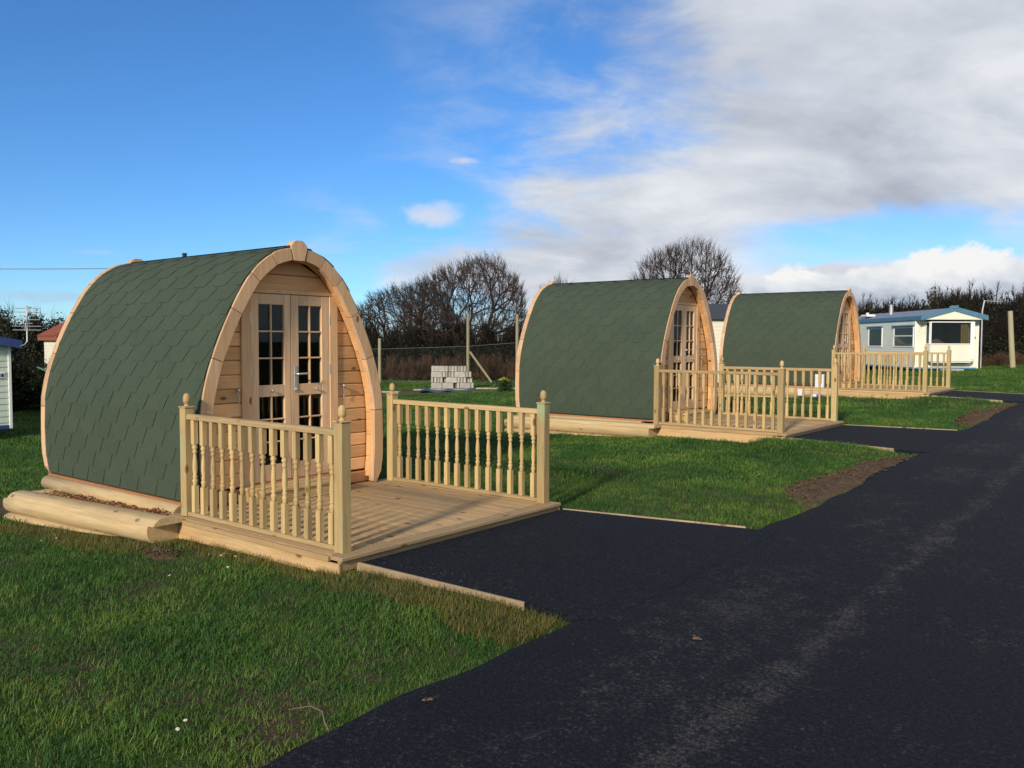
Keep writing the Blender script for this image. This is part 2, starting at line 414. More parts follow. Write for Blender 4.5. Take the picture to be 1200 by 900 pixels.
# ------------------------------------------------------------------ geometry helpers
class MB:
    """collects simple solids into one mesh"""
    def __init__(self): self.v = []; self.f = []; self.sm = []
    def add(self, verts, faces, smooth=False):
        o = len(self.v); self.v.extend([tuple(p) for p in verts]); self.f.extend([tuple(i + o for i in f) for f in faces]); self.sm.extend([smooth] * len(faces))
        return self
    def box(self, x0, x1, y0, y1, z0, z1, c=0.0):
        if x1 < x0: x0, x1 = x1, x0
        if y1 < y0: y0, y1 = y1, y0
        if z1 < z0: z0, z1 = z1, z0
        if c <= 0:
            vs = [(x, y, z) for x in (x0, x1) for y in (y0, y1) for z in (z0, z1)]
            return self.add(vs, [(0, 1, 3, 2), (4, 6, 7, 5), (0, 4, 5, 1), (2, 3, 7, 6), (0, 2, 6, 4), (1, 5, 7, 3)])
        c = min(c, (x1 - x0) * .45, (y1 - y0) * .45, (z1 - z0) * .45)
        X, Y, Z = (x0, x1), (y0, y1), (z0, z1)
        vs = []; idx = {}
        for i in (0, 1):
            for j in (0, 1):
                for k in (0, 1):
                    sx, sy, sz = (1 if i == 0 else -1), (1 if j == 0 else -1), (1 if k == 0 else -1)
                    for a in range(3):
                        p = [X[i] + sx * c, Y[j] + sy * c, Z[k] + sz * c]
                        p[a] = (X[i], Y[j], Z[k])[a]
                        idx[(i, j, k, a)] = len(vs); vs.append(p)
        F = []
        for i in (0, 1):
            q = [idx[(i, j, k, 0)] for j, k in ((0, 0), (0, 1), (1, 1), (1, 0))]; F.append(q if i == 0 else q[::-1])
        for j in (0, 1):
            q = [idx[(i, j, k, 1)] for i, k in ((0, 0), (1, 0), (1, 1), (0, 1))]; F.append(q if j == 0 else q[::-1])
        for k in (0, 1):
            q = [idx[(i, j, k, 2)] for i, j in ((0, 0), (0, 1), (1, 1), (1, 0))]; F.append(q if k == 0 else q[::-1])
        for a, b2 in ((0, 1), (0, 2), (1, 2)):
            r = 3 - a - b2
            for s1 in (0, 1):
                for s2 in (0, 1):
                    key = [0, 0, 0]; key[a] = s1; key[b2] = s2
                    k0 = list(key); k0[r] = 0; k1 = list(key); k1[r] = 1
                    F.append([idx[(*k0, a)], idx[(*k0, b2)], idx[(*k1, b2)], idx[(*k1, a)]])
        for i in (0, 1):
            for j in (0, 1):
                for k in (0, 1): F.append([idx[(i, j, k, 0)], idx[(i, j, k, 1)], idx[(i, j, k, 2)]])
        return self.add(vs, F)
    def prism(self, poly, x0, x1):
        """poly of (y,z) extruded along x"""
        n = len(poly)
        vs = [(x0, y, z) for y, z in poly] + [(x1, y, z) for y, z in poly]
        F = [tuple(range(n)), tuple(range(2 * n - 1, n - 1, -1))] + [(i, i + n, (i + 1) % n + n, (i + 1) % n) for i in range(n)]
        return self.add(vs, F)
    def prism_y(self, poly, y0, y1):
        n = len(poly)
        vs = [(x, y0, z) for x, z in poly] + [(x, y1, z) for x, z in poly]
        F = [tuple(range(n)), tuple(range(2 * n - 1, n - 1, -1))] + [(i, i + n, (i + 1) % n + n, (i + 1) % n) for i in range(n)]
        return self.add(vs, F)
    def tube(self, pts, rad, n=6, cap=True):
        pts = [Vector(p) for p in pts]
        if not hasattr(rad, '__len__'): rad = [rad] * len(pts)
        vs = []; F = []
        for i, p in enumerate(pts):
            t = (pts[min(i + 1, len(pts) - 1)] - pts[max(i - 1, 0)]).normalized()
            a = Vector((0, 0, 1)) if abs(t.z) < 0.9 else Vector((1, 0, 0))
            u = t.cross(a).normalized(); w = t.cross(u)
            for k in range(n):
                th = 2 * math.pi * k / n
                vs.append(p + (u * math.cos(th) + w * math.sin(th)) * rad[i])
        for i in range(len(pts) - 1):
            for k in range(n):
                F.append((i * n + k, i * n + (k + 1) % n, (i + 1) * n + (k + 1) % n, (i + 1) * n + k))
        self.add(vs, F, True)
        if cap:
            self.add(vs[:n], [tuple(range(n))]); self.add(vs[-n:], [tuple(range(n))])
        return self
    def lathe(self, prof, n=8, x=0, y=0):
        """prof list of (r,z)"""
        vs = []; F = []
        for r, z in prof:
            for k in range(n):
                th = 2 * math.pi * (k + .5) / n
                vs.append((x + r * math.cos(th), y + r * math.sin(th), z))
        for i in range(len(prof) - 1):
            for k in range(n):
                F.append((i * n + k, i * n + (k + 1) % n, (i + 1) * n + (k + 1) % n, (i + 1) * n + k))
        F.append(tuple(range(n))[::-1]); F.append(tuple((len(prof) - 1) * n + k for k in range(n)))
        return self.add(vs, F, True)
    def mesh(self, name, mat, fix=True):
        me = D.meshes.new(name)
        me.from_pydata(self.v, [], self.f)
        me.polygons.foreach_set('use_smooth', self.sm)
        me.materials.append(MATS[mat])
        if fix:
            import bmesh
            bm = bmesh.new(); bm.from_mesh(me); bmesh.ops.recalc_face_normals(bm, faces=bm.faces); bm.to_mesh(me); bm.free()
        me.update()
        return me
    def build(self, name, mat, parent=None, loc=(0, 0, 0), rot=(0, 0, 0), fix=True, **tags):
        return link(name, self.mesh(name, mat, fix), parent, loc, rot, **tags)

def link(name, data, parent=None, loc=(0, 0, 0), rot=(0, 0, 0), **tags):
    o = D.objects.new(name, data); COL.objects.link(o)
    o.location = loc; o.rotation_euler = rot
    if parent: o.parent = parent
    for k, v in tags.items(): o[k] = v
    return o
def thing(name, label, cat, loc=(0, 0, 0), rot=0.0, group=None):
    o = link(name, None, None, loc, (0, 0, rot), label=label, category=cat)
    o.empty_display_size = 0.2
    if group: o['group'] = group
    return o
def dup(root, loc=None, label=None, rot=None, skip=()):
    def cp(o, par):
        c = o.copy(); COL.objects.link(c)
        if par: c.parent = par
        for ch in list(o.children):
            if ch.name.split('.')[0] not in skip: cp(ch, c)
        return c
    r = cp(root, None)
    if loc is not None: r.location = loc
    if rot is not None: r.rotation_euler = (0, 0, rot)
    if label: r['label'] = label
    return r
def np_mesh(name, V, F, mat, smooth=False):
    me = D.meshes.new(name)
    V = np.asarray(V, np.float32); F = np.asarray(F, np.int32)
    k = F.shape[1]
    me.vertices.add(len(V)); me.vertices.foreach_set('co', V.ravel())
    me.loops.add(F.size); me.loops.foreach_set('vertex_index', F.ravel())
    me.polygons.add(len(F)); me.polygons.foreach_set('loop_start', np.arange(0, F.size, k, dtype=np.int32))
    me.polygons.foreach_set('loop_total', np.full(len(F), k, np.int32))
    if smooth: me.polygons.foreach_set('use_smooth', np.ones(len(F), bool))
    me.materials.append(MATS[mat]); me.update(calc_edges=True); me.validate()
    return me

# ------------------------------------------------------------------ terrain
def sstep(t): t = np.clip(t, 0, 1); return t * t * (3 - 2 * t)
def yrise(y): y = np.asarray(y, float); return 0.37 * np.clip((y - 4.8) / 15.75, 0, 1)
def fall(x, y):
    x = np.asarray(x, float); y = np.asarray(y, float)
    a = -0.02 * sstep((-5.2 - x) / 1.2)
    b = -0.062 * np.clip(-6.2 - x, 0, 3.3)
    c = -0.045 * np.clip(-9.5 - x, 0, 13.0)
    near = 1 - 0.45 * sstep((y - 6) / 5)          # the plots further on stand less proud of the grass
    return (a + b) * near + c
def berm(x, y):
    x = np.asarray(x, float); y = np.asarray(y, float)
    m_ = sstep((x + 4.6) / .3) * sstep((-2.6 - x) / 1.0)
    return m_ * sum(a * np.exp(-((y - 3.45 - d) / .42) ** 2) for a, d in ((.03, 0), (.10, 7.623), (.085, 15.755)))
def G(x, y): return yrise(y) + fall(x, y) + berm(x, y) - 0.03 * sstep((x + 3.2) / .5) - 0.014
ROAD_L = -2.58
def build_ground():
    xs = np.unique(np.concatenate([np.arange(-40, -12, .5), np.arange(-12, 4, .25), np.linspace(-600, -40, 22), np.linspace(4, 600, 24), [-2.58]]))
    ys = np.unique(np.concatenate([np.arange(-4, 24, .25), np.arange(24, 60, .5), np.linspace(-600, -4, 20), np.linspace(60, 900, 26), [4.8, 20.55]]))
    X, Y = np.meshgrid(xs, ys); Z = G(X, Y)
    V = np.stack([X, Y, Z], -1).reshape(-1, 3); nx = len(xs)
    i = (np.arange(len(ys) - 1)[:, None] * nx + np.arange(nx - 1)[None]).ravel()
    F = np.stack([i, i + 1, i + nx + 1, i + nx], -1)
    link('ground', np_mesh('ground', V, F, 'ground_soil_and_grass', True), kind='structure')
build_ground()
def road_edge(y):
    return ROAD_L + 0.035 * np.sin(y * 1.7) + 0.02 * np.sin(y * 4.3 + 1) + 0.012 * np.sin(y * 9.1)
def road_z(y): return yrise(y) + 0.0
def build_road():
    ys = np.unique(np.concatenate([np.arange(-6, 30, .15), np.arange(30, 90, 2.)]))
    mb = MB(); vs = []
    for y in ys:
        e = float(road_edge(y)); z = float(road_z(y))
        vs += [(e - .05, y, z - .05), (e, y, z - .012), (e + .06, y, z), (2.3, y, z), (2.36, y, z - .05)]
    n = 5; F = []
    for i in range(len(ys) - 1):
        for k in range(n - 1): F.append((i * n + k, i * n + k + 1, (i + 1) * n + k + 1, (i + 1) * n + k))
    mb.add(vs, F, True)
    mb.build('road', 'asphalt_road', kind='structure')
build_road()

PODS = [(0, 0, 0), (0.082, 7.623, 0.178), (0.091, 15.755, 0.369)]     # plot offsets
DRIVES = []
def build_drives():
    for k, (dx, dy, dz) in enumerate(PODS):
        xa = -4.25 + dx; nx = 14; ny = 14
        vs = []
        for i in range(nx + 1):
            t = i / nx
            x = xa + (ROAD_L + .12 - xa) * t
            ya = (3.745 + .15 * t) + dy; yb = (6.06 + .44 * t) + dy
            for j in range(ny + 1):
                y = ya + (yb - ya) * j / ny
                zr = float(road_z(y)) + .002
                z = (.060 + dz) * (1 - t) + zr * t
                vs.append((x, y, z))
        F = [(i * (ny + 1) + j, (i + 1) * (ny + 1) + j, (i + 1) * (ny + 1) + j + 1, i * (ny + 1) + j + 1) for i in range(nx) for j in range(ny)]
        mb = MB(); mb.add(vs, F, True)
        # sides
        for j in (0, ny):
            top = [vs[i * (ny + 1) + j] for i in range(nx + 1)]
            a = len(top)
            mb.add(top + [(p[0], p[1], p[2] - .15) for p in top], [(i, i + 1, a + i + 1, a + i) for i in range(a - 1)])
        mb.build('driveway', 'asphalt_drive', kind='structure')
        # timber edging boards
        names = ['nearest', 'middle', 'farthest']
        for side in (0, 1):
            p0 = Vector((xa - .15 if side == 0 else xa, (3.735 if side == 0 else 6.075) + dy, .064 + dz))
            x1 = (-2.95 if side == 0 else -2.72) + dx
            t = (x1 - xa) / (ROAD_L + .12 - xa)
            p1 = Vector((x1, (3.735 + .155 * t if side == 0 else 6.075 + .445 * t) + dy, 0))
            p1.z = float((.064 + dz) * (1 - t) + (road_z(p1.y) + .010) * t)
            dv = p1 - p0; L = dv.length
            mb = MB(); mb.box(0, L, -.02 if side == 0 else 0.0, 0.0 if side == 0 else .02, -.12, 0.0, .004)
            o = mb.build('edging_board', 'edging_wood', None, p0, (0, -math.atan2(dv.z, dv.xy.length), math.atan2(dv.y, dv.x)),
                         label=f"thin timber edging board along the {'left' if side == 0 else 'right'} side of the {names[k]} driveway", category='edging', group='driveway edging boards')
        DRIVES.append((xa, dy))
build_drives()

# ------------------------------------------------------------------ pods
PROF = np.array([(0.985, 0.10), (1.012, 0.22), (1.030, 0.45), (1.030, 0.75), (1.012, 1.02), (0.905, 1.41), (0.712, 1.83), (0.515, 2.135), (0.300, 2.315), (0.117, 2.380), (0.0, 2.392)])
def catmull(P, n=14):
    P = np.vstack([2 * P[0] - P[1], P, [-P[-2][0], P[-2][1]]]); out = []
    for i in range(1, len(P) - 2):
        for t in np.linspace(0, 1, n, endpoint=False):
            a, b, c, d = P[i - 1], P[i], P[i + 1], P[i + 2]
            out.append(.5 * ((2 * b) + (-a + c) * t + (2 * a - 5 * b + 4 * c - d) * t * t + (-a + 3 * b - 3 * c + d) * t ** 3))
    out.append(P[-2]); return np.array(out)
CUR = catmull(PROF)                                   # half profile, bottom to top
SEG = np.linalg.norm(np.diff(CUR, axis=0), axis=1); ARC = np.concatenate([[0], np.cumsum(SEG)]); ALEN = ARC[-1]
def prof(s, off=0.0):
    """(w,z) at arc length s from the base, moved inwards by off"""
    w = np.interp(s, ARC, CUR[:, 0]); z = np.interp(s, ARC, CUR[:, 1])
    e = 0.01
    w1 = np.interp(min(s + e, ALEN), ARC, CUR[:, 0]); z1 = np.interp(min(s + e, ALEN), ARC, CUR[:, 1])
    w0 = np.interp(max(s - e, 0), ARC, CUR[:, 0]); z0 = np.interp(max(s - e, 0), ARC, CUR[:, 1])
    tw, tz = w1 - w0, z1 - z0; L = math.hypot(tw, tz)
    if s > ALEN - 0.012: tw, tz, L = -1, 0, 1
    nw, nz = tz / L, -tw / L                          # outward
    return w - nw * off, z - nz * off
def s_at_z(z): return float(np.interp(z, CUR[:, 1], ARC))
def halfw(z, off):
    """inner half width at height z for an inward offset"""
    best = [prof(s, off) for s in np.linspace(0, ALEN, 160)]
    zz = np.array([b[1] for b in best]); ww = np.array([b[0] for b in best])
    if z >= zz[-1]: return 0.0
    return float(max(0, np.interp(z, zz, ww)))
POD_L = 2.95
def arch(parent, x0, x1, depth, mat='arch_wood', name='arch_block', o0=0.0):
    """x0<x1; stones of the arch and its keystone"""
    joints = [0.0] + [s_at_z(z) for z in (0.85, 1.395, 1.82, 2.13, 2.31, 2.3845)]
    for side in (-1, 1):
        for a, b in zip(joints[:-1], joints[1:]):
            n = 7; g = .0035
            ss = np.linspace(a + g, b - g, n)
            outer = [prof(s, o0 + (random.uniform(-.001, .001) if 0 < i < n - 1 else .002)) for i, s in enumerate(ss)]
            inner = [prof(s, depth - (.004 if i in (0, n - 1) else 0)) for i, s in enumerate(ss)]
            if a == 0.0:                               # rounded foot
                outer[0] = (outer[0][0] - .05, outer[0][1] + .005); outer[1] = (outer[1][0] - .008, outer[1][1]); inner[0] = (inner[0][0] + .02, inner[0][1] + .004)
            c = .006
            loop = [(side * w, z) for w, z in outer] + [(side * w, z) for w, z in inner[::-1]]
            cen = np.mean(loop, axis=0)
            vs = []; m_ = len(loop)
            for xx, sh in ((x0, 1), (x0 + c, 0), (x1 - c, 0), (x1, 1)):
                for k, (y, z) in enumerate(loop):
                    if sh:
                        k2 = k if k < n else m_ - 1 - k
                        o_, i_ = outer[k2], inner[k2]
                        mid = ((o_[0] + i_[0]) / 2 * side, (o_[1] + i_[1]) / 2)
                        y = y + (mid[0] - y) * .07; z = z + (mid[1] - z) * .07
                    vs.append((xx, y, z))
            F = [(r * m_ + k, r * m_ + (k + 1) % m_, (r + 1) * m_ + (k + 1) % m_, (r + 1) * m_ + k) for r in range(3) for k in range(m_)]
            for r in (0, 3):
                F += [(r * m_ + k, r * m_ + k + 1, r * m_ + m_ - 2 - k, r * m_ + m_ - 1 - k) for k in range(n - 1)]
            mb = MB(); mb.add(vs, F); mb.build(name, mat, parent)
    # keystone
    kw = 0.090
    poly = [(-.056, 2.256), (.056, 2.256), (kw, 2.384), (.060, 2.418), (.036, 2.436), (-.036, 2.436), (-.060, 2.418), (-kw, 2.384)]
    mb = MB(); mb.prism(poly, x0 - .004, x1 + .004)
    mb.build('keystone', mat, parent)

def shingle_mesh(u0, u1, v_off, tabs_top, s_top, e, umin, umax):
    pass
def make_pod(label):
    t = thing('camping_pod', label, 'camping pod', (-6.30, 4.835, 0), 0, 'arched timber camping pods')
    XB, XF = -POD_L + .09, -.014                       # roof from back arch to front arch
    # roof deck below the shingles
    N = 60; vs = []; F = []
    ss = np.linspace(0.06, ALEN, N)
    pts_o = [prof(s, .016) for s in ss]; pts_i = [prof(s, .05) for s in ss]
    ring_o = [(-w, z) for w, z in pts_o] + [(w, z) for w, z in pts_o[::-1][1:]]
    ring_i = [(-w, z) for w, z in pts_i] + [(w, z) for w, z in pts_i[::-1][1:]]
    M = len(ring_o)
    for ring, in ((ring_o,), (ring_i,)):
        for xx in (XB, -.070): vs += [(xx, y, z) for y, z in ring]
    for k in range(M - 1):
        F.append((k, k + 1, M + k + 1, M + k)); F.append((2 * M + k, 3 * M + k, 3 * M + k + 1, 2 * M + k + 1))
        F.append((k, 2 * M + k, 2 * M + k + 1, k + 1)); F.append((M + k, M + k + 1, 3 * M + k + 1, 3 * M + k))
    for k in (0, M - 1): F.append((k, M + k, 3 * M + k, 2 * M + k))
    mb = MB(); mb.add(vs, F, True); mb.build('roof_shell', 'roof_felt', t)
    # hexagonal felt shingles: every tab on the seen side a part
    PITCH, E = .318, .1475
    rows = int((ALEN - .10) / E) + 1
    right = MB()
    for side in (-1, 1):
        for r in range(rows):
            s_b = .085 + r * E                         # bottom edge of this course (arc length from base)
            if s_b > ALEN - .02: break
            s_m = s_b + E; s_t = min(s_b + 2.08 * E, ALEN)
            s_m = min(s_m, ALEN)
            u = XB - (PITCH / 2 if r % 2 else 0) - .03
            while u < XF:
                half = PITCH / 2; cu = u + half
                tip = PITCH * .26
                # outline rows: (s, halfwidth, lift)
                rowsdef = [(s_b, tip, .0018), (s_b + (s_m - s_b) * .5, (tip + half) / 2 + .002, .0040), (s_m, half - .0008, .0064), (s_t, half - .0008, .0110)]
                jit = random.uniform(-.0025, .0025); lift = random.uniform(0, .0008)
                V = []; ok = True
                top = []; bot = []
                for (s, hw, off) in rowsdef:
                    a = max(cu - hw + jit, XB); b = min(cu + hw + jit, XF)
                    if b - a < .004: a, b = (XB, XB + .004) if cu < (XB + XF) / 2 else (XF - .004, XF)
                    for dd, store in ((off - lift, top), (off + .0060, bot)):
                        w, z = prof(s, dd)
                        store += [(a, side * w, z), (b, side * w, z)]
                if min(cu + half, XF) - max(cu - half, XB) > .02:
                    vsx = top + bot; nb = len(top)
                    Fx = []
                    for i in range(3):
                        Fx.append((2 * i, 2 * i + 1, 2 * i + 3, 2 * i + 2))
                        Fx.append((2 * i, 2 * i + 2, nb + 2 * i + 2, nb + 2 * i)); Fx.append((2 * i + 1, nb + 2 * i + 1, nb + 2 * i + 3, 2 * i + 3))
                    Fx.append((0, nb, nb + 1, 1))
                    if side == -1:
                        mb = MB(); mb.add(vsx, Fx); mb.build('shingle', 'roof_felt', t)
                    else:
                        right.add(vsx, Fx)
                u += PITCH
    right.build('far_side_shingles', 'roof_felt', t, kind='stuff')
    # felt underlay that laps over the arch edge
    ss = np.linspace(0.06, ALEN, 50)
    po = [prof(q_, .0150) for q_ in ss]; pi_ = [prof(q_, .0175) for q_ in ss]
    ro = [(-w, z) for w, z in po] + [(w, z) for w, z in po[::-1][1:]]; ri = [(-w, z) for w, z in pi_] + [(w, z) for w, z in pi_[::-1][1:]]
    m_ = len(ro); vs = [(-.075, y, z) for y, z in ro] + [(XF, y, z) for y, z in ro] + [(XF, y, z) for y, z in ri]
    F = [(k, k + 1, m_ + k + 1, m_ + k) for k in range(m_ - 1)] + [(m_ + k, m_ + k + 1, 2 * m_ + k + 1, 2 * m_ + k) for k in range(m_ - 1)]
    mb = MB(); mb.add(vs, F, True); mb.build('underlay', 'roof_felt', t, fix=False)
    # starter course along the bottom edge
    ss = np.linspace(.07, .30, 6); vs = []
    for q_ in ss:
        w_, z_ = prof(q_, .0085); vs += [(XB, -w_, z_), (XF, -w_, z_)]
    mb = MB(); mb.add(vs, [(2 * i, 2 * i + 1, 2 * i + 3, 2 * i + 2) for i in range(5)], True)
    lo = [prof(.07, .0085), prof(.07, .016)]; mb.add([(x, -w_, z_) for x in (XB, XF) for w_, z_ in lo], [(0, 1, 3, 2)])
    mb.build('starter_strip', 'roof_felt', t, fix=False)
    # ridge strip
    mb = MB()
    rs = [(-.10, prof(ALEN - .10, -.004)[1]), (0, 2.399), (.10, prof(ALEN - .10, -.004)[1])]
    mb.add([(x, y, z) for x in (XB, XF) for y, z in rs], [(0, 1, 4, 3), (1, 2, 5, 4)]); mb.build('ridge_strip', 'roof_felt', t)
    # arches
    arch(t, -.068, 0.0, .134, o0=.0195)
    arch(t, -POD_L, -POD_L + .088, .128)
    # timber lining of the porch recess
    lin_n = 12
    for side in (-1, 1):
        ss = np.linspace(.05, ALEN, lin_n + 1)
        for a, b in zip(ss[:-1], ss[1:]):
            poly = [prof(a + .002, .052), prof(b - .002, .052), prof(b - .002, .122), prof(a + .002, .122)]
            mb = MB(); mb.prism([(side * w, z) for w, z in poly], -.135, -.07); mb.build('lining_board', 'lining_wood', t)
    # front wall boards
    zb = .245; pitch = .1235; wx = -.150
    def board(za, zt, ya_b, ya_t, yb_b, yb_t):
        c = .010
        vs = []
        for z_, sh in ((za, c), (za + c, 0), (zt - c, 0), (zt, c)):
            f = (z_ - za) / (zt - za)
            y0 = ya_b + (ya_t - ya_b) * f; y1 = yb_b + (yb_t - yb_b) * f
            vs += [(wx - .028, y0, z_), (wx - sh, y0, z_), (wx - sh, y1, z_), (wx - .028, y1, z_)]
        F = []
        for i in range(3):
            for k in range(4): F.append((i * 4 + k, i * 4 + (k + 1) % 4, (i + 1) * 4 + (k + 1) % 4, (i + 1) * 4 + k))
        F += [(0, 1, 2, 3), (12, 13, 14, 15)]
        cy = (ya_b + yb_b) / 2; cz = (za + zt) / 2
        mb = MB(); mb.add([(x, y - cy, z - cz) for x, y, z in vs], F); mb.build('wall_board', 'wall_wood', t, (0, cy, cz))
    z = zb
    while z < 2.27:
        za, zt = z + .0015, min(z + pitch, 2.275) - .0015
        if z > 1.94: za, zt = z + .0015, min(z + .155, 2.275) - .0015
        hb, ht = halfw(za, .115), halfw(zt, .115)
        if z < 1.94:
            zt = min(zt, 1.955)
            if hb > .53:
                board(za, zt, -hb, -max(ht, .53), -.525, -.525); board(za, zt, .545, .545, hb, max(ht, .55))
            z += pitch
        else:
            board(za, zt, -hb, -ht, hb, ht); z += .155
    # door casings and frame
    fx = wx
    for y0, y1 in ((-.525, -.428), (.448, .545)):
        zt = 1.70 if y0 < 0 else 1.74
        mb = MB(); mb.box(-.012, .022, -(y1 - y0) / 2, (y1 - y0) / 2, 0, 1.955 - .235, .004)
        mb.build('door_casing', 'casing_wood', t, (fx, (y0 + y1) / 2, .235))
    mb = MB(); mb.box(-.01, .018, -.52, .54, 0, .03, .003); mb.build('door_head', 'casing_wood', t, (fx, 0, 1.957))
    # sill beam and threshold
    mb = MB(); mb.box(-.04, .03, -.98, .98, .0, .105, .006); mb.build('sill_beam', 'sill_wood', t, (fx, 0, .125))
    mb = MB(); mb.box(-.02, .05, -.45, .47, 0, .022, .004); mb.build('threshold', 'sill_wood', t, (fx, 0, .236))
    # doors
    def leaf(y0, y1, flip):
        d = link('door', None, t, (fx, y0, .262)); d.empty_display_size = .1
        W = y1 - y0; H = 1.952 - .262
        s1, s2 = (.084, .070) if not flip else (.088, .090)
        gy0, gy1 = s1, W - s2
        zr = [(0, .148), (.766, .871), (H - .094, H)]
        T0, T1 = -.030, .012
        for a, b in ((0, s1), (W - s2, W)):
            mb = MB(); mb.box(T0, T1, a + .001, b - .001, 0, H, .003); mb.build('stile', 'door_wood', d)
        for a, b in zr:
            mb = MB(); mb.box(T0, T1 - .001, gy0 + .0005, gy1 - .0005, a, b, .003); mb.build('door_rail', 'door_wood', d)
        zones = [(zr[0][1], zr[1][0]), (zr[1][1], zr[2][0])]
        gm = (gy0 + gy1) / 2; bw = .007
        for (a, b) in zones:
            mb = MB(); mb.box(T0 + .006, T1 - .004, gm - bw, gm + bw, a, b, .003); mb.build('glazing_bar', 'door_wood', d)
            h = (b - a) / 3
            for k in (1, 2):
                for (p, q) in ((gy0, gm - bw), (gm + bw, gy1)):
                    mb = MB(); mb.box(T0 + .006, T1 - .004, p, q, a + h * k - bw, a + h * k + bw, .003); mb.build('glazing_bar', 'door_wood', d)
            for k in range(3):
                for (p, q) in ((gy0, gm - bw), (gm + bw, gy1)):
                    mb = MB(); mb.box(-.014, -.010, p + .0005, q - .0005, a + h * k + (bw if k else .0005), a + h * (k + 1) - (bw if k < 2 else .0005)); mb.build('pane', 'window_glass', d)
        return d, W, H
    d1, W1, H1 = leaf(-.426, -.002, False)
    d2, W2, H2 = leaf(.002, .446, True)
    def hinge(par, y, z):
        mb = MB(); mb.tube([(.016, y, z - .045), (.016, y, z + .045)], .008, 6); mb.build('hinge', 'steel', par)
    for z in (.25, 1.0, 1.47):
        hinge(d1, -.004, z); hinge(d2, W2 + .004, z)
    # lever handle on the right leaf
    mb = MB(); mb.box(.013, .021, .030, .066, .80, 1.04, .004); mb.tube([(.02, .048, .965), (.055, .048, .965), (.062, .075, .966), (.060, .165, .968)], [.009, .009, .010, .008], 8)
    mb.lathe([(.012, .82), (.012, .835)], 8, .022, .048)
    mb.build('handle', 'steel', d2)
    for par, y in ((d1, W1 * .5), (d2, W2 * .62)):
        mb = MB(); mb.tube([(.010, y, .82), (.026, y, .82), (.034, y, .82), (.040, y, .82)], [.007, .007, .017, .012], 8); mb.build('knob', 'steel', par)
    # cabin hooks on the wall
    for y in (-.575, .60):
        mb = MB(); mb.tube([(wx, y, 1.10), (wx + .045, y, 1.10)], .007, 6); mb.tube([(wx + .03, y, 1.10), (wx + .032, y + .012, 1.04), (wx + .03, y + .008, .985)], .005, 6)
        mb.lathe([(.012, 1.088), (.012, 1.112)], 8, wx + .045, y)
        mb.build('cabin_hook', 'steel', t)
    # back wall, floor, base logs, vent
    mb = MB()
    bw = [(-prof(s, .06)[0], prof(s, .06)[1]) for s in np.linspace(.05, ALEN, 24)]
    mb.prism(bw + [(-y, z) for y, z in bw[::-1][1:]], -POD_L + .02, -POD_L + .06); mb.build('back_wall', 'wall_wood', t)
    mb = MB(); mb.box(-POD_L + .1, -.155, -.93, .93, .14, .19); mb.build('floor', 'interior_dark', t)
    for side in (-1, 1):
        mb = MB(); mb.box(-POD_L + .05, -.10, -.02, .02, -.012, .012, .004); mb.build('base_strip', 'sill_wood', t, (0, side * .975, .142))
        mb = MB()
        poly = [(math.cos(a) * .085, math.sin(a) * .075) for a in np.linspace(0, 2 * math.pi, 12, endpoint=False)]
        mb.prism([(y, z) for y, z in poly], -POD_L + .06, -.33); mb.sm = [len(f) == 4 for f in mb.f]
        mb.build('base_log', 'log_wood', t, (0, side * .985, .060))
    mb = MB(); mb.box(-.018, .018, -.018, .018, 0, .075, .003); mb.box(-.022, .022, -.022, .022, .075, .085, .003)
    mb.build('vent_pipe', 'black_plastic', t, (-2.08, .10, 2.375))
    return t
pod = make_pod('nearest green shingled camping pod with arched timber front and glazed double doors')
pod2 = dup(pod, (PODS[1][0] - 6.30, PODS[1][1] + 4.835, PODS[1][2]), 'middle green shingled camping pod, in front of the round bare tree', skip=('vent_pipe',))
pod3 = dup(pod, (PODS[2][0] - 6.30, PODS[2][1] + 4.835, PODS[2][2]), 'farthest green shingled camping pod, next to the blue roofed caravan', skip=('vent_pipe',))

